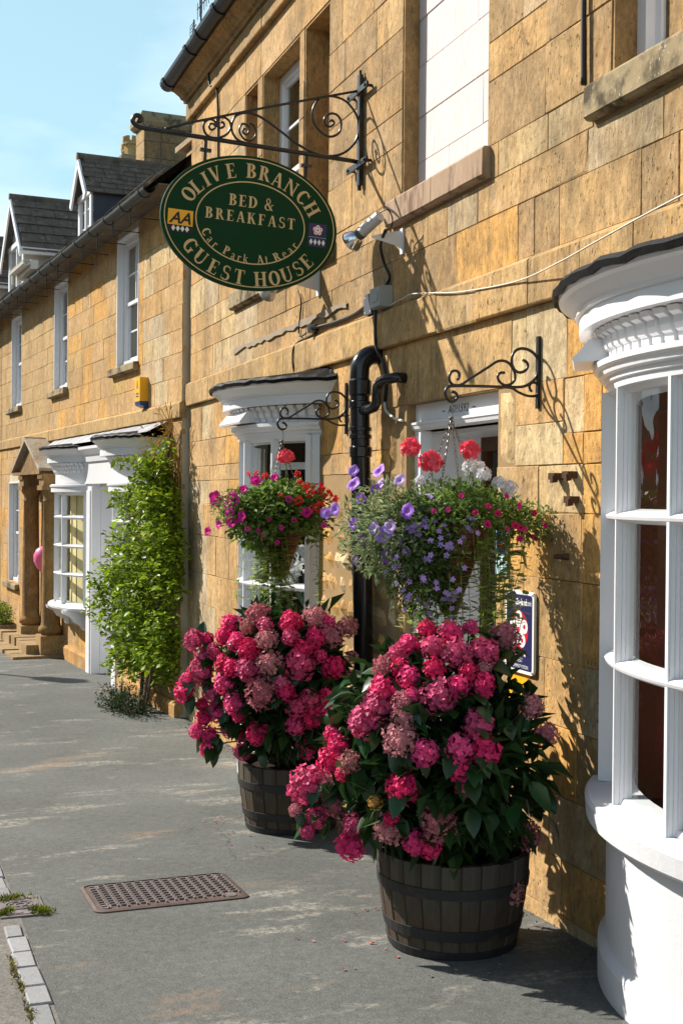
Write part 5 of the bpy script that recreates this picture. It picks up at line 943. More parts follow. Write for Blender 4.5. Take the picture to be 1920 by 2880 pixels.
b = MB(); b.prism(rrect(.085,.125,.012), .01, FR); b.build('backing', 'yellow', P2); b = MB(); b.prism(rrect(.076,.045,.004), .001, ((0,-.0105,-.07),)+FR[1:]); b.build('band', 'black', P2)
text_obj('lettering', 'AA', .125, 'black', P2, (.004,-.0118,.0), ax_, az_, off=.003, shear=.25); text_obj('lettering', '.com', .03, 'yellow', P2, (-.02,-.0130,-.095), ax_, az_)
P3 = thing('wall_plaque', 'small pale blue and navy plaque beside the doorway behind the hanging basket', 'plaque', (-4.815, -.004, 1.43))
b = MB(); b.prism(rrect(.05,.10,.004), .008, FR); b.build('backing', 'paleblue', P3); b = MB(); b.prism(rrect(.044,.05,.002), .001, ((0,-.0085,.045),)+FR[1:]); b.build('panel', 'navy', P3); b = MB(); b.prism(rrect(.03,.008,.002), .001, ((0,-.0097,.03),)+FR[1:]); b.build('emblem', 'printred', P3)

# ================================================================= pavement covers
MC = thing('manhole_cover', 'rusty rectangular chequered manhole cover in the pavement', 'manhole cover', (-5.375, -1.335, gz(-5.375)+.0015)); MC.rotation_euler = (0, -math.atan(.044), math.radians(0.5))
hx, hy = .222, .328
b = MB(); fr_ = rrect(hx, hy, .04); n = len(fr_); ins = rrect(hx-.016, hy-.016, .032)
b.add([(p,q,.004) for p,q in fr_]+[(p,q,.0075) for p,q in ins]+[(p,q,-.02) for p,q in fr_], [(i,(i+1)%n,n+(i+1)%n,n+i) for i in range(n)]+[(2*n+i,2*n+(i+1)%n,(i+1)%n,i) for i in range(n)]); b.build('frame', 'rust', MC)
b = MB(); b.add([(p,q,.004) for p,q in rrect(hx-.02, hy-.02, .03)], [tuple(range(n))]); b.build('plate', 'rust', MC)
tb = MB(); tb.box(-.013,.013,-.0035,.0035,0,.0075); tm = tb.mesh('tread'); tm.materials.append(M['castgrey'])
cnt = 0
for i in range(11):
    for j in range(15):
        px, py = -hx+.045+i*.0355+(.0 if j%2 else .012), -hy+.05+j*.0405
        if abs(px) > hx-.035: continue
        for (dx, dy, rz) in ((0,.0,PI/2),(.011,.013,0)):
            if cnt < 296: inst('tread', tm, MC, (px+dx, py+dy, .004), (0,0,rz+.1)); cnt += 1
for (px,py) in ((-.15,.27),(.15,-.27),(.16,.26),(-.16,-.27)): b = MB(); b.prism(rrect(.03,.02,.018), .003, ((px,py,.004),(1,0,0),(0,1,0),(0,0,1))); b.build('keyhole_boss', 'castgrey', MC)
WM = thing('meter_cover', 'small square cast iron water cover with moss at the kerb', 'meter cover', (-5.36, -1.937, gz(-5.36)+.002)); WM.rotation_euler = (0, -math.atan(.044), 0)
b = MB(); b.box(-.15,.15,-.092,.092,-.03,.006); b.build('frame', 'castgrey', WM); b = MB(); b.box(-.132,.132,-.078,.078,.006,.0085); b.build('lid', 'castgrey', WM)
for r_, w_ in ((.066,.008),(.05,.006),(.026,.008)): b = MB(); b.lathe([(r_,.0085),(r_,.0125),(r_-w_,.0125),(r_-w_,.0085)], 24); b.build('ring', 'castgrey', WM)
for a in range(6): b = MB(); b.cbox((.038*math.cos(a*PI/3), .038*math.sin(a*PI/3), .0105), (math.cos(a*PI/3),math.sin(a*PI/3),0), (-math.sin(a*PI/3),math.cos(a*PI/3),0), (0,0,1), .006, .004, .002); b.build('cast_mark', 'castgrey', WM)
for (px,py) in ((-.105,.055),(-.105,.015),(-.105,-.05),(.105,-.05),(.105,-.015),(.11,.04)): b = MB(); b.box(px-.018,px+.018,py-.014,py+.014,.0085,.0115); b.build('raised_pad', 'castgrey', WM)
def tuft_mass(name, spots, n, m, h, label, cat, rr):
    b = MB()
    for _ in range(n):
        sx, sy, rx, ry = rr.choice(spots); x_, y_ = rr.gauss(sx, rx), rr.gauss(sy, ry); z_ = gz(x_)+.006; a = rr.uniform(0, 2*PI); l_ = h*rr.uniform(.5,1.3); w_ = .0035
        b.add([(x_-w_*math.sin(a),y_+w_*math.cos(a),z_),(x_+w_*math.sin(a),y_-w_*math.cos(a),z_),(x_+l_*.8*math.cos(a),y_+l_*.8*math.sin(a),z_+l_)], [(0,1,2)])
    return tag(b.build(name, m), label, cat, kind='stuff')
tuft_mass('moss', [(-5.47,-1.955,.025,.04),(-5.49,-1.99,.02,.03),(-5.25,-1.865,.022,.02),(-5.27,-1.88,.02,.015),(-5.26,-2.01,.012,.015),(-5.3,-1.99,.012,.01)], 1300, 'moss', .018, 'green moss growing on the kerbside water cover', 'moss', random.Random(3))
tuft_mass('weeds', [(-4.63,-2.035,.04,.006),(-4.35,-2.03,.03,.006),(-4.1,-2.03,.05,.008),(-4.5,-2.04,.05,.008),(-6.1,-2.03,.2,.012),(-7,-2.03,.3,.012)], 500, mat('dry_moss', (.20,.17,.05), .9, .1, isl=.4), .012, 'dry moss and weeds along the kerb setts', 'moss', random.Random(4))
# street lamp standing outside the picture; its shadow falls across the pavement
LP = thing('street_lamp', 'street lamp post across the pavement whose thin shadow crosses the paving', 'street lamp', (-17.6, -4.45, -.3))
b = MB(); b.tube([(0,0,0),(0,0,.8),(0,0,.82),(0,0,3.9)], [.06,.06,.035,.03], 10); b.build('post', 'iron', LP); b = MB(); b.lathe([(.04,3.9),(.14,4.0),(.17,4.28),(.05,4.4),(0,4.45)], 12); b.build('lantern', 'iron', LP)
# television aerials on the guest house roof
AE = thing('television_aerial', 'grid television aerial just above the dark gutter of the guest house', 'aerial', (-15.1, 1.0, 7.3))
b = MB(); 
for k in range(6): b.tube([(-.12,0,-.10+.04*k),(.12,0,-.10+.04*k)], .004, 4)
for k in (-1,0,1): b.tube([(.12*k,0,-.1),(.12*k,0,.1)], .004, 4)
b.build('reflector', 'iron', AE); b = MB(); b.tube([(0,.02,-1.4),(0,.02,.15)], .012, 6); b.tube([(.0,.0,.02),(.2,0,.02)], .006, 4); b.build('mast', 'iron', AE)
A2 = thing('television_aerial', 'rod television aerial at the very top edge above the guest house gutter', 'aerial', (-14.35, 1.0, 7.42))
b = MB(); b.tube([(-.5,0,.06),(.5,0,-.02)], .008, 5)
for k in range(9): b.tube([(-.48+.11*k,0,-.07),(-.48+.11*k,0,.13)], .005, 4)
b.build('boom', 'iron', A2); b = MB(); b.tube([(-.3,0,-1.5),(-.3,0,.1)], .012, 6); b.build('mast', 'iron', A2)
# outside soil pipe behind the corner of the guest house
b = MB(); b.tube([(-10.86,.12,4.2),(-10.86,.12,5.0)], .035, 8); tag(b.build('vent_pipe', 'boxgrey', smooth=True), 'grey vent pipe behind the corner of the guest house under the gutter', 'pipe')

# dirt, grit and fallen petals gathered along the foot of the wall
b = MB(); lt = random.Random(12)
for _ in range(900):
    x_ = lt.uniform(-10.6, -2.6); y_ = -abs(lt.gauss(0,.07))-.004; r_ = lt.uniform(.002,.007)*(1 if lt.random() < .93 else 2); z_ = gz(x_)
    b.add([(x_-r_,y_-r_*.6,z_-.001),(x_+r_,y_-r_*.8,z_-.001),(x_+r_*.7,y_+r_,z_-.001),(x_-r_*.8,y_+r_*.8,z_-.001),(x_+lt.uniform(-.3,.3)*r_,y_,z_+r_*1.1)], [(0,1,4),(1,2,4),(2,3,4),(3,0,4)])
tag(b.build('wall_litter', mat('wall_grit', (.13,.105,.075), .95, .1, isl=.5)), 'grit and crumbled stone along the foot of the guest house wall', 'grit', kind='stuff')
b = MB()
for _ in range(70):
    c = lt.choice([(-4.32,-.5),(-6.44,-.45)]); a = lt.uniform(0, 2*PI); q = lt.uniform(.24,.6); x_, y_ = c[0]+q*math.cos(a), min(-.03, c[1]+q*math.sin(a)*.9); r_ = lt.uniform(.006,.012); z_ = gz(x_)+.004; e = lt.uniform(0, PI)
    b.add([(x_-r_*math.cos(e),y_-r_*math.sin(e),z_),(x_+r_*.7*math.sin(e),y_-r_*.7*math.cos(e),z_+.003),(x_+r_*math.cos(e),y_+r_*math.sin(e),z_),(x_-r_*.7*math.sin(e),y_+r_*.7*math.cos(e),z_+.004)], [(0,1,2,3)])
tag(b.build('fallen_petals', mat('dry_petal', (.34,.12,.10), .8, .1, isl=.4)), 'dry pink petals fallen on the pavement round the two barrels', 'petals', kind='stuff')
# ================================================================= plants
rp = random.Random(21)
def leaf_mesh(name, m, L=1.0, wd=.62, fold=.22, droop=.3, st=((0,.02),(.22,.72),(.48,1),(.78,.62),(1,0))):
    b = MB()
    for t, w in st:
        z = -droop*t*t*L; b.v += [(-wd/2*w*L, t*L, z+fold*wd/2*w*L), (0, t*L, z), (wd/2*w*L, t*L, z+fold*wd/2*w*L)]
    for i in range(len(st)-1):
        a = i*3; b.f += [(a, a+1, a+4, a+3), (a+1, a+2, a+5, a+4)]; b.mi += [0, 0]
    me = b.mesh(name); me.materials.append(M[m]); me.shade_smooth(); return me
def rot_to(d, roll=0, spin=None):
    """euler that points +Y along d with +Z as far up as possible"""
    y = Vector(d).normalized(); up = Vector((0,0,1)); x = y.cross(up)
    if x.length < 1e-3: x = Vector((1,0,0))
    x.normalize(); z = x.cross(y); mt = Matrix((x, y, z)).transposed(); mt = mt @ Matrix.Rotation(roll, 3, 'Y'); return mt.to_euler()
def leaf_mass(n, sampler, size, rr, outward=.5, shape=.45):
    b = MB()
    for _ in range(n):
        p, d = sampler(); d = Vector(d).normalized(); d = (d*outward+Vector((rr.gauss(0,1),rr.gauss(0,1),rr.gauss(.1,.8)))*.45).normalized(); s = size*rr.uniform(.6,1.35)
        x = d.cross(Vector((rr.gauss(0,.3),rr.gauss(0,.3),1))); x = x.normalized() if x.length > 1e-3 else Vector((1,0,0)); z = x.cross(d); p = Vector(p)
        b.add([p, p+d*s*.5+x*s*shape*.5+z*s*.1, p+d*s-z*s*.15, p+d*s*.5-x*s*shape*.5+z*s*.1], [(0,1,2),(0,2,3)])
    return b
def floret_ball(name, m, n, petals, fl, rr, cap=-.75, cup=.25, core=.72):
    """mop head: n four-petalled florets over a unit ball"""
    b = MB()
    for k in range(n):
        zc = 1-(1-cap)*(k+.5)/n; ph = k*2.39996+rr.uniform(-.25,.25); r_ = math.sqrt(max(0,1-zc*zc)); nrm = Vector((r_*math.cos(ph), r_*math.sin(ph), zc)); n0 = nrm; nrm = (nrm+Vector((rr.gauss(0,.26),rr.gauss(0,.26),rr.gauss(0,.26)))).normalized()
        t1 = nrm.orthogonal().normalized(); a0 = rr.uniform(0, PI); c = n0*rr.uniform(.80,1.06); o0 = len(b.v); F = []; V = [c-nrm*.03]
        for j in range(petals):
            a = a0+2*PI*j/petals; d = Matrix.Rotation(a, 3, nrm) @ t1; e = nrm.cross(d); f = fl*rr.uniform(.85,1.15); up = nrm*(cup*f)*rr.uniform(.3,1.6); q = len(V)
            V += [c+d*f*.55-e*f*.50+up*.6, c+d*f*1.02-e*f*.24+up*rr.uniform(.5,1.3), c+d*f*1.02+e*f*.24+up*rr.uniform(.3,1), c+d*f*.55+e*f*.50+up*.6]; F += [(0, q, q+1), (0, q+1, q+2), (0, q+2, q+3)]
        b.add(V, F)
    if core:
        c = MB(); c.lathe([(core*math.sin(PI*i/7), -core*math.cos(PI*i/7)) for i in range(8)], 12); b.add(c.v, c.f)
    me = b.mesh(name); me.materials.append(M[m]); return me
HM = [floret_ball('flower_head', 'head', 60, 4, .245, rp, cup=.4) for _ in range(5)]
HF = [floret_ball('flower_head', 'head', 92, 4, .185, rp, cup=.8) for _ in range(3)]
LM = [leaf_mesh('leaf', 'leaf', droop=d, fold=f) for d, f in ((.15,.25),(.35,.3),(.55,.2),(.25,.45))]
def hcol(k, rr):
    if k == 'p': c = rr.choice([(.74,.032,.16),(.78,.05,.21),(.66,.022,.12),(.80,.08,.25)])
    elif k == 'm': c = rr.choice([(.64,.075,.19),(.58,.08,.19),(.68,.12,.24)])
    elif k == 'd': c = rr.choice([(.56,.20,.24),(.52,.17,.20),(.60,.26,.28),(.48,.19,.18)])
    else: c = (.62,.34,.09)
    return c
def hydrangea(label, base, cen, rad, H, group, nleaf, nstuff, extra=0, sag=None):
    t = thing('hydrangea', label, 'hydrangea', base, group=group); bz = Vector(base); cen = Vector(cen); rad = Vector(rad); rr = random.Random(len(H)*7+3); heads = []
    for (x, y, z, r_, k) in H:
        p = Vector((x, y, z)); d = (p-cen); d = Vector((d.x/rad.x, d.y/rad.y, d.z/rad.z)); heads.append((p-(p-cen).normalized()*r_*.5, r_, k))
    for _ in range(extra):                                # the sides that the picture does not show
        a = rr.uniform(-.2, 2.6); z_ = rr.uniform(-.2, .95); q = math.sqrt(1-z_*z_); d = Vector((q*math.cos(a)*-1, q*math.sin(a), z_)); p = cen+Vector((d.x*rad.x, d.y*rad.y, d.z*rad.z))
        if p.y > -.09 or any((p-h[0]).length < h[1]+.03 for h in heads): continue
        heads.append((p, rr.uniform(.045,.06), rr.choice('ppmd')))
    for p, r_, k in heads:
        d = (p-cen).normalized(); d = (d+Vector((0,0,.5))).normalized(); me = rr.choice(HF if k == 'd' else HM); e = d.to_track_quat('Z', 'Y').to_euler()
        inst('flower_head', me, t, p-bz, (e.x, e.y, e.z), r_*1.06, hcol(k, rr))
    n = 0
    while n < nleaf:                                      # big leaves: whorls under the heads, then the shaded skirt
        if n < nleaf*.6:
            p, r_, k = rr.choice(heads); d = (p-cen).normalized(); tg = d.orthogonal().normalized(); a = rr.uniform(0, 2*PI); u = Matrix.Rotation(a, 3, d) @ tg; st_ = p-d*r_*.55+u*r_*.35; dr = (u*.9+d*.25+Vector((0,0,rr.uniform(-.45,.15)))).normalized(); s = rr.uniform(.065,.115)
        else:
            a = rr.uniform(0, 2*PI); zz = rr.uniform(-.95,.55); q = math.sqrt(1-zz*zz)*rr.uniform(.72,.98); d = Vector((q*math.cos(a), q*math.sin(a), zz)); st_ = cen+Vector((d.x*rad.x, d.y*rad.y, d.z*rad.z)); dr = (d.normalized()*.7+Vector((rr.gauss(0,.4),rr.gauss(0,.4),-.45))).normalized(); s = rr.uniform(.07,.115)
        if st_.y > -.03 or st_.z < bz.z+.10 or (st_.y > -.26 and st_.z > .62 and st_.x > cen.x-.3): n += .05; continue
        e = rot_to(dr, rr.uniform(-.5,.5)); inst('leaf', rr.choice(LM), t, st_-bz, (e.x, e.y, e.z), s); n += 1
    def smp():
        while True:
            a = rr.uniform(0, 2*PI); zz = rr.uniform(-.98,.9); q = math.sqrt(1-zz*zz); k = rr.uniform(.4,.9); d = Vector((q*math.cos(a), q*math.sin(a), zz)); p = cen+Vector((d.x*rad.x*k, d.y*rad.y*k, d.z*rad.z*k))
            if p.y < -.03 and p.z > bz.z+.02 and not (p.y > -.26 and p.z > .62): return p-bz, d
    leaf_mass(nstuff, smp, .10, rr).build('foliage', 'leafstuff', t)['kind'] = 'stuff'
    b = MB()
    for _ in range(26):
        a = rr.uniform(0, 2*PI); q = rr.uniform(.02,.12); p0 = Vector((q*math.cos(a), q*math.sin(a), -.03)); p2, _r, _k = rr.choice(heads); p2 = p2-bz-(p2-cen).normalized()*.03; mid = (p0+p2)/2+Vector((0,0,.08)); b.tube(spline([p0, mid, p2], 4), [.006]*5+[.004]*4, 5)
    b.build('stems', mat('hydrangea_stem', (.09,.075,.04), .8), t)
    return t
def barrel(label, loc, r0=.236, r1=.288, h=.36, seed=1):
    t = thing('barrel_planter', label, 'barrel', loc, group='half barrel planters'); rr = random.Random(seed); n = 24
    prof = lambda q: r0+(r1-r0)*(1-(1-q)**1.7)
    def ring(dr, z): return [( (prof(z/h)+dr), z)]
    b = MB(); w = 2*PI/n*.5*.975; zs = [0, .25, .5, .75, 1]; nz = len(zs)
    for z in zs:
        R_ = prof(z)
        for (a, d) in ((-w,-.004),(-w*.85,0),(w*.85,0),(w,-.004),(w,-.028),(-w,-.028)): b.v.append(((R_+d)*math.cos(a), (R_+d)*math.sin(a), z*h))
    for i in range(nz-1):
        for k in range(6): b.f.append((i*6+k, i*6+(k+1)%6, (i+1)*6+(k+1)%6, (i+1)*6+k)); b.mi.append(0)
    b.f += [tuple(reversed(range(6))), tuple((nz-1)*6+k for k in range(6))]; b.mi += [0,0]
    me = b.mesh('stave'); me.materials.append(M['oak'])
    for k in range(n): o = inst('stave', me, t, (0,0,0), (0,0,2*PI*k/n+.07)); o.scale = (1+rr.uniform(-.006,.006), 1, 1+rr.uniform(-.012,.004))
    for (z0, z1) in ((.655,.765),(.22,.335),(.02,.11)):
        b = MB(); m_ = [(prof(z0)+.0005,z0*h),(prof(z0)+.0045,z0*h+.001),(prof(z1)+.0045,z1*h-.001),(prof(z1)+.0005,z1*h)]; b.lathe(m_, 48); b.build('hoop', 'hoop', t, smooth=False)
    b = MB(); b.lathe([(r1-.026,h-.04),(.12,h-.025),(0,h-.02)], 24); b.build('soil', 'soil', t, smooth=True)
    b = MB(); b.lathe([(0,.01),(r0-.02,.01),(r1-.028,h-.05)], 24); b.build('liner', 'soil', t)
    return t
br = (-4.32, -.455, gz(-4.32)); bl_ = (-6.44, -.42, gz(-6.44))
barrel('dark oak half barrel in the foreground below the near hydrangea', br, seed=2); barrel('blackened oak half barrel farther along, below the far hydrangea', bl_, seed=5)
hydrangea('pink and dusty rose hydrangea bush in the near barrel', (br[0], br[1], br[2]+.33), (-4.34,-.49,.72), (.50,.44,.47), HEADS_R, 'hydrangeas in half barrels', 290, 2600, 0)
hydrangea('bright crimson pink hydrangea bush in the far barrel beside the drainpipe', (bl_[0], bl_[1], bl_[2]+.33), (-6.40,-.42,.70), (.46,.42,.47), HEADS_L, 'hydrangeas in half barrels', 290, 2400, 0)

# ---------------------------------------------------------------- hanging baskets
def petunia_mesh(name, n=10, dark=False):
    b = MB(); V = []; rrp = random.Random(n+dark)
    prof = [(.10,-.75),(.20,-.25),(.36,-.06),(.72,.04),(1.0,.0)]
    for i, (r_, z) in enumerate(prof):
        for k in range(n*2): a = PI*k/n; rr_ = r_*(1+(.10*math.cos(5*a) if i > 2 else 0)); V.append((rr_*math.cos(a), rr_*math.sin(a), z+(rrp.uniform(-.1,.1) if i > 2 else 0)))
    F = [(i*n*2+k, i*n*2+(k+1)%(n*2), (i+1)*n*2+(k+1)%(n*2), (i+1)*n*2+k) for i in range(len(prof)-1) for k in range(n*2)]
    b.add(V, F); b.mi = [1 if f[0] < n*2*1 else 0 for f in F]
    me = b.mesh(name); me.materials.append(M['petal']); me.materials.append(M['eyedark' if dark else 'eye']); me.polygons.foreach_set('material_index', b.mi); me.shade_smooth(); return me
PMl, PMd = petunia_mesh('petunia_flower'), petunia_mesh('petunia_flower', 10, True)
GM = [floret_ball('geranium_head', 'geranium', 34, 5, .32, rp, cap=-.35, cup=.35, core=.7) for _ in range(3)]
GML = [floret_ball('geranium_head', 'geranium', 13, 5, .40, rp, cap=-.5, cup=.35, core=0) for _ in range(3)]
def basket(label, loc, wick=True):
    """loc: hook point. cone basket, chains, foliage are parts"""
    t = thing('hanging_basket', label, 'hanging basket', loc, group='hanging flower baskets'); hz_ = loc[2]; zr = 1.56-hz_
    b = MB(); prof = [(.02,-.36),(.035,-.35),(.07,-.24),(.115,-.12),(.150,-.01),(.158,.0)]
    b.lathe([(r_, z+zr) for r_, z in prof], 28); b.build('basket_cone', 'wicker', t, smooth=True)
    for z, r_ in ((0,.162),(-.06,.14),(-.12,.119),(-.18,.097),(-.24,.074),(-.30,.053)): b = MB(); b.tube([(r_*math.cos(2*PI*k/20), r_*math.sin(2*PI*k/20), z+zr) for k in range(21)], .0035 if z else .005, 5, cap=False); b.build('wire_hoop', 'iron', t)
    b = MB(); b.lathe([(.155,zr-.01),(.1,zr+.03),(0,zr+.045)], 20); b.build('soil', 'soil', t)
    b = MB(); b.tube(spline([(0,0,.0),(.004,.006,-.02),(.002,.008,-.04),(0,0,-.065)]), .0022, 5); b.lathe([(.009,-.07),(.011,-.065),(.009,-.06)], 10); b.build('hanger_hook', 'chain', t)
    b = MB(); lk = 0
    for c in range(4):
        a = PI/4+c*PI/2; p0 = Vector((0,0,-.065)); p1 = Vector((.158*math.cos(a), .158*math.sin(a), zr)); n = int((p1-p0).length/.0135); d = (p1-p0).normalized()
        for k in range(n):
            q = p0+(p1-p0)*(k+.5)/n; x_ = d.cross(Vector((math.sin(a),-math.cos(a),.01))).normalized(); y_ = d.cross(x_); e = x_ if k%2 else y_
            ring = [q+d*.0095*math.cos(2*PI*j/8)+e*.0048*math.sin(2*PI*j/8) for j in range(9)]; b.tube(ring, .0013, 3, cap=False)
    b.build('chain', 'chain', t)
    return t
def blob(cen, rad, lo=.35, hi=1.0, zmin=-1, rr=rp):
    a = rr.uniform(0, 2*PI); z_ = rr.uniform(zmin, 1); q = math.sqrt(1-z_*z_); k = rr.uniform(lo, hi); d = Vector((q*math.cos(a), q*math.sin(a), z_)); return Vector(cen)+Vector((d.x*rad[0]*k, d.y*rad[1]*k, d.z*rad[2]*k)), d
def trailers(t, bz, starts, length, m, rr, size, name='trailing_stem', step=.022):
    for (x, y, z, L) in starts:
        b = MB(); p = Vector((x, y, z)); pts = [p]; d = Vector((rr.gauss(0,.25), rr.gauss(0,.25), -1)); zz = 0
        while zz < L: d = (d*.8+Vector((rr.gauss(0,.12), rr.gauss(0,.12), -.3))).normalized(); p = p+d*step; pts.append(p); zz += step
        b.tube([q-bz for q in pts], .0016, 3)
        for q in pts[1:]:
            for _ in range(2):
                a = rr.uniform(0, 2*PI); e = Vector((math.cos(a), math.sin(a), rr.uniform(-.5,.3))); s = size*rr.uniform(.6,1.2); xx = e.cross(Vector((0,0,1))).normalized(); o = q-bz+e*.006
                b.add([o, o+e*s*.35+xx*s*.45, o+e*s*.85+xx*s*.3, o+e*s, o+e*s*.85-xx*s*.3, o+e*s*.35-xx*s*.45], [(0,1,2,3),(0,3,4,5)])
        b.build(name, m, t)
def flowers(t, bz, L, me, cols, rr, cen, name, tilt=.2, scale=1.0, up=.0):
    for (x, y, z, r_) in L:
        p = Vector((x, y, z)); d = ((p-Vector(cen)).normalized()*.7+Vector((.55,-.35,up))+Vector((rr.gauss(0,tilt),rr.gauss(0,tilt),rr.gauss(0,tilt)))).normalized(); e = d.to_track_quat('Z','Y').to_euler()
        inst(name, rr.choice(me), t, p-bz, (e.x, e.y, e.z), r_*scale, rr.choice(cols))
def keep(fn):                                             # the cone shows through on its wall side
    while True:
        p, d = fn()
        if not (p.z < 1.535 and p.y > -.43 and p.x > -4.56): return p, d
def keepL(fn):
    while True:
        p, d = fn()
        if not (p.z < 1.47 and -.50 < p.y < -.22 and p.x > -6.8): return p, d
# near basket: purple petunias, geraniums, bacopa, ivy
hookR = (-4.515, -.389, 2.036); bzR = Vector(hookR); BR_ = basket('near hanging basket with purple petunias, coral geraniums and white blooms', hookR)
rb = random.Random(31)
leaf_mass(3900, lambda: keep(lambda: blob((-4.50,-.36,1.55),(.25,.29,.18), .45, 1.0, rr=rb)), .030, rb, .4).build('foliage', 'basketleaf', BR_)['kind'] = 'stuff'
def smp_(): p, d = blob((-4.52,-.62,1.53),(.2,.23,.20), .3, 1.0, rr=rb); return p, d
leaf_mass(2600, smp_, .034, rb, .5, .3).build('petunia_foliage', 'greyleaf', BR_)['kind'] = 'stuff'
leaf_mass(900, lambda: blob((-4.47,-.10,1.56),(.15,.17,.09), .2, 1.0, rr=rb), .026, rb, .4).build('fine_foliage', 'basketleaf', BR_)['kind'] = 'stuff'
leaf_mass(3200, lambda: keep(lambda: blob((-4.45,-.52,1.42),(.15,.20,.24), .3, 1.0, rr=rb)), .024, rb, .4).build('bacopa_foliage', mat('dark_bacopa_foliage', (.08,.14,.035), .5, .3, isl=.5, trans=.25), BR_)['kind'] = 'stuff'
for o in BR_.children:                                    # foliage meshes were made in world space
    if o.get('kind') == 'stuff': o.data.transform(Matrix.Translation(-bzR))
PUR = [(.36,.13,.70),(.43,.22,.76),(.32,.10,.62),(.55,.38,.80)]
flowers(BR_, bzR, PET_R, [PMl], PUR, rb, (-4.52,-.38,1.5), 'petunia_flower', .3, 1.3); flowers(BR_, bzR, GER_R, GM, [(.86,.085,.135),(.88,.11,.16)], rb, (-4.5,-.38,1.4), 'geranium_head', .15, .9, .6)
flowers(BR_, bzR, WHT_R, GM, [(.80,.76,.78),(.82,.80,.80)], rb, (-4.5,-.38,1.4), 'white_flower', .3, 1.0, .4); flowers(BR_, bzR, CAL_R, [PMd], [(.52,.01,.10),(.62,.02,.20),(.50,.01,.12)], rb, (-4.5,-.38,1.5), 'calibrachoa_flower', .35, 1.2)
b = MB()
for (x, y, z, r_) in GER_R+WHT_R[:2]: b.tube([Vector((x,y,z))-bzR-Vector((0,0,r_*.4)), Vector((x*.5-4.52*.5, y*.7-.38*.3, 1.58))-bzR], .0022, 4)
b.build('flower_stems', 'basketleaf', BR_)
b = MB(); k = 0
while k < 110:
    p, d = blob((-4.44,-.47,1.42),(.16,.22,.26), .75, 1.02, rr=rb)
    if d.x*.9-d.y*.5 < .1 or (p.y > -.42 and p.z < 1.52 and k % 5): continue
    nn_ = (d+Vector((.5,-.3,.2))).normalized(); t1 = nn_.orthogonal().normalized(); c = p-bzR; V = [c]
    for j in range(5):
        u = Matrix.Rotation(2*PI*j/5+k, 3, nn_) @ t1; e = nn_.cross(u); V += [c+u*.006-e*.004, c+u*.012-e*.003, c+u*.012+e*.003, c+u*.006+e*.004]
    b.add(V, [f for j in range(5) for f in ((0,1+4*j,2+4*j),(0,2+4*j,3+4*j),(0,3+4*j,4+4*j))]); k += 1
b.build('violet_blossoms', 'bacopa', BR_)['kind'] = 'stuff'
trailers(BR_, bzR, [(-4.44+rb.uniform(-.06,.1), -.27+rb.uniform(-.1,.12), 1.52, rb.uniform(.28,.52)) for _ in range(26)]+[(-4.42+rb.uniform(-.05,.05), -.48+rb.uniform(-.1,.1), 1.36, rb.uniform(.15,.3)) for _ in range(16)], 0, 'ivyleaf', rb, .033)
# far basket: magenta petunias and red ivy geraniums
hookL = (-6.765, -.389, 2.036); bzL = Vector(hookL); BL_ = basket('far hanging basket with magenta petunias and scarlet geraniums in front of the bow window', hookL)
leaf_mass(3700, lambda: keepL(lambda: blob((-6.74,-.41,1.55),(.26,.31,.21), .4, 1.0, rr=rb)), .038, rb, .4, .7).build('foliage', 'basketleaf', BL_)['kind'] = 'stuff'
leaf_mass(700, lambda: blob((-6.72,-.68,1.60),(.14,.12,.10), .2, 1.0, rr=rb), .028, rb, .5, .4).build('petunia_foliage', 'basketleaf', BL_)['kind'] = 'stuff'
for o in BL_.children:
    if o.get('kind') == 'stuff': o.data.transform(Matrix.Translation(-bzL))
flowers(BL_, bzL, PET_L, [PMd], [(.80,.03,.36),(.76,.02,.30),(.84,.06,.42)], rb, (-6.77,-.40,1.5), 'petunia_flower', .35, 1.25); flowers(BL_, bzL, GER_L[:1], GM, [(.88,.10,.15)], rb, (-6.76,-.4,1.4), 'geranium_head', .1, .95, .8)
flowers(BL_, bzL, GER_L[1:], GML, [(.78,.02,.025),(.84,.03,.03)], rb, (-6.76,-.4,1.45), 'ivy_geranium_head', .25, .85, .3)
b = MB()
for (x, y, z, r_) in GER_L: b.tube([Vector((x,y,z))-bzL-Vector((0,0,r_*.4)), Vector((x*.4-6.76*.6, y*.6-.39*.4, 1.60))-bzL], .0022, 4)
b.build('flower_stems', 'basketleaf', BL_)
trailers(BL_, bzL, [(-6.70+rb.uniform(-.08,.1), -.46+rb.uniform(-.06,.06), 1.46, rb.uniform(.25,.55)) for _ in range(24)]+[(-6.7,-.58,1.46,.42),(-6.7,-.60,1.44,.36),(-6.66,-.20,1.45,.40),(-6.66,-.22,1.45,.48)], 0, 'ivyleaf', rb, .036)
# white flowers standing inside the far bow window
VP_ = thing('potted_plant', 'white flowering potted plant standing inside the far bow window', 'potted plant', (-7.72, .12, .66))
b = MB(); b.lathe([(.0,0),(.06,0),(.075,.12),(.08,.13),(.07,.13),(.0,.12)], 14); b.build('pot', 'printwhite', VP_, smooth=False)
b = MB()
for k in range(46):
    a = rp.uniform(0, 2*PI); l_ = rp.uniform(.3,.6); e = Vector((math.cos(a)*.6, math.sin(a)*.35, 0)); b.tube([(0,0,.12), tuple(e*l_*.4+Vector((0,0,.12+l_*.5))), tuple(e*l_*.9+Vector((0,0,.12+l_*.75)))], [.006,.006,.001], 4)
b.build('leaves', mat('strap_leaf', (.06,.11,.05), .4, .4, isl=.3), VP_)['kind'] = 'stuff'
for k in range(9): a = rp.uniform(0, 2*PI); inst('white_bloom', rp.choice(GML), VP_, (rp.uniform(-.25,.25), rp.uniform(-.15,.05), rp.uniform(.42,.66)), (rp.uniform(-1,1),rp.uniform(-1,1),0), .05, (.8,.8,.78))

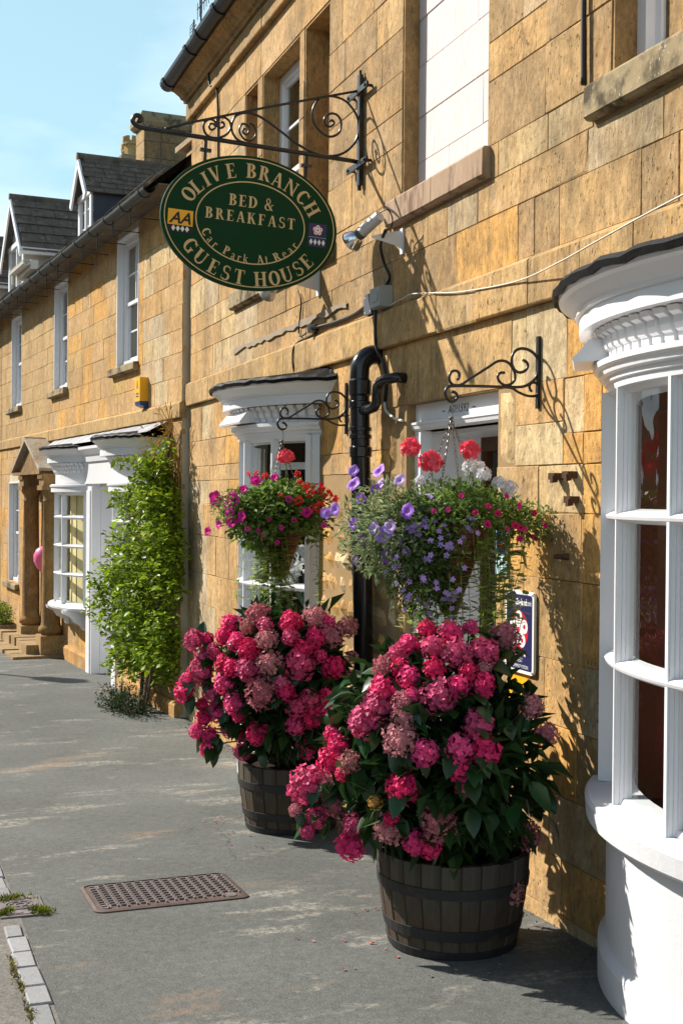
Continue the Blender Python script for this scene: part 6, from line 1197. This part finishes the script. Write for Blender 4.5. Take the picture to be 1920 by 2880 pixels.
# ---------------------------------------------------------------- climbing vine on the left house
V_ = thing('climbing_vine', 'leafy green climbing vine covering the nearer white shopfront bow', 'climbing plant', LW(.45,.25,-.27), PI+TH)
rv_ = random.Random(17); vb = Vector((.45,.25,-.27))
b = MB()
for pts, r_ in [([(.45,.20,-.3),(.42,.16,.1),(.5,.13,.5),(.4,.12,1.0),(.5,.12,1.5),(.45,.14,2.0)], .028), ([(.55,.2,-.3),(.6,.16,.2),(.7,.15,.7),(.8,.15,1.0)], .018), ([(.4,.2,-.3),(.3,.14,.3),(.25,.1,1.0),(.2,.08,1.8),(.1,.06,2.3)], .014)]: b.tube(spline([Vector(p)-vb for p in pts], 5), r_, 7)
b.build('stem', 'bark', V_, smooth=True)
wts = [x_[3]*x_[4] for x_ in VINE]
def vs():
    (s, o, z, rx, rz_) = rv_.choices(VINE, wts)[0]; a = rv_.uniform(0, 2*PI); q = math.sqrt(rv_.random()); ee = rv_.uniform(-1, 1)
    d = Vector((-q*math.cos(a), 0, q*math.sin(a))); do = math.sqrt(max(0,1-q*q)); p = Vector((s+.03+d.x*rx*1.5, max(.03, o*rv_.uniform(.3,2.1)*(.45+.55*do)), z+d.z*rz_)); return p-vb, Vector((d.x*.5, .55+do*.5, d.z*.4+.1))
leaf_mass(9000, vs, .055, rv_, .55, .72).build('foliage', 'vinestuff', V_)['kind'] = 'stuff'
VM = [leaf_mesh('leaf', 'vineleaf', wd=.72, droop=d, fold=.25) for d in (.1,.3,.5)]
for k in range(300):
    p, d = vs(); p = p+Vector((0,.02+rv_.uniform(0,.04),0)); e = rot_to((d+Vector((rv_.gauss(0,.5),rv_.gauss(0,.4),rv_.gauss(-.1,.4)))).normalized(), rv_.uniform(-.6,.6)); inst('leaf', rv_.choice(VM), V_, p, (e.x,e.y,e.z), rv_.uniform(.05,.08))
def vd():
    s, o, z = rv_.choice([(.35,.2,2.05),(.5,.2,1.95),(.2,.12,2.15),(.1,.08,2.25),(.25,.15,1.95)]); return Vector((s+rv_.gauss(0,.10), o+rv_.gauss(0,.03), z+rv_.gauss(0,.10)))-vb, Vector((0,.5,-.4))
leaf_mass(160, vd, .05, rv_, .8, .35).build('withered_leaves', 'vinedry', V_)['kind'] = 'stuff'
b = MB()
for k in range(16): x0 = rv_.uniform(-.05,.22); b.tube(spline([Vector((x0,.03,rv_.uniform(1.3,1.9)))-vb, Vector((x0+.05,.05,2.1))-vb, Vector((rv_.uniform(-.1,.5),.1,rv_.uniform(2.2,2.5)))-vb], 4), .003, 4)
b.build('dead_twigs', 'vinedry', V_)
U_ = thing('ground_shrub', 'small dark leaved shrub at the foot of the climbing vine', 'shrub', LW(.55,.35,-.26), PI+TH)
def us(): p, d = blob((0,0,.06),(.6,.22,.17), .2, 1, rr=rv_); p.z = max(.0, p.z); return p, d
leaf_mass(1700, us, .032, rv_, .5, .4).build('foliage', 'leafstuff', U_)['kind'] = 'stuff'
b = MB(); [b.tube([(rv_.uniform(-.3,.3),0,-.02),(rv_.uniform(-.5,.5),rv_.uniform(-.15,.15),.2)], .004, 4) for _ in range(14)]; b.build('stems', 'bark', U_)
for k, (s, lab) in enumerate(((7.12,'small dark green box shrub in the trough'),(6.82,'yellow green flowering shrub in the trough next to the column'))):
    t = thing('trough_shrub', lab, 'shrub', LW(s,.35,-.07), PI+TH)
    leaf_mass(900, lambda: (lambda pd: (Vector((pd[0].x, pd[0].y, max(0,pd[0].z))), pd[1]))(blob((0,0,.12),(.2,.17,.17), .3, 1, rr=rv_)), .034, rv_, .5, .4).build('foliage', 'leafstuff' if k == 0 else 'vinestuff', t)['kind'] = 'stuff'
    b = MB(); [b.tube([(0,0,0),(rv_.uniform(-.15,.15),rv_.uniform(-.12,.12),.2)], .004, 4) for _ in range(8)]; b.build('stems', 'bark', t)
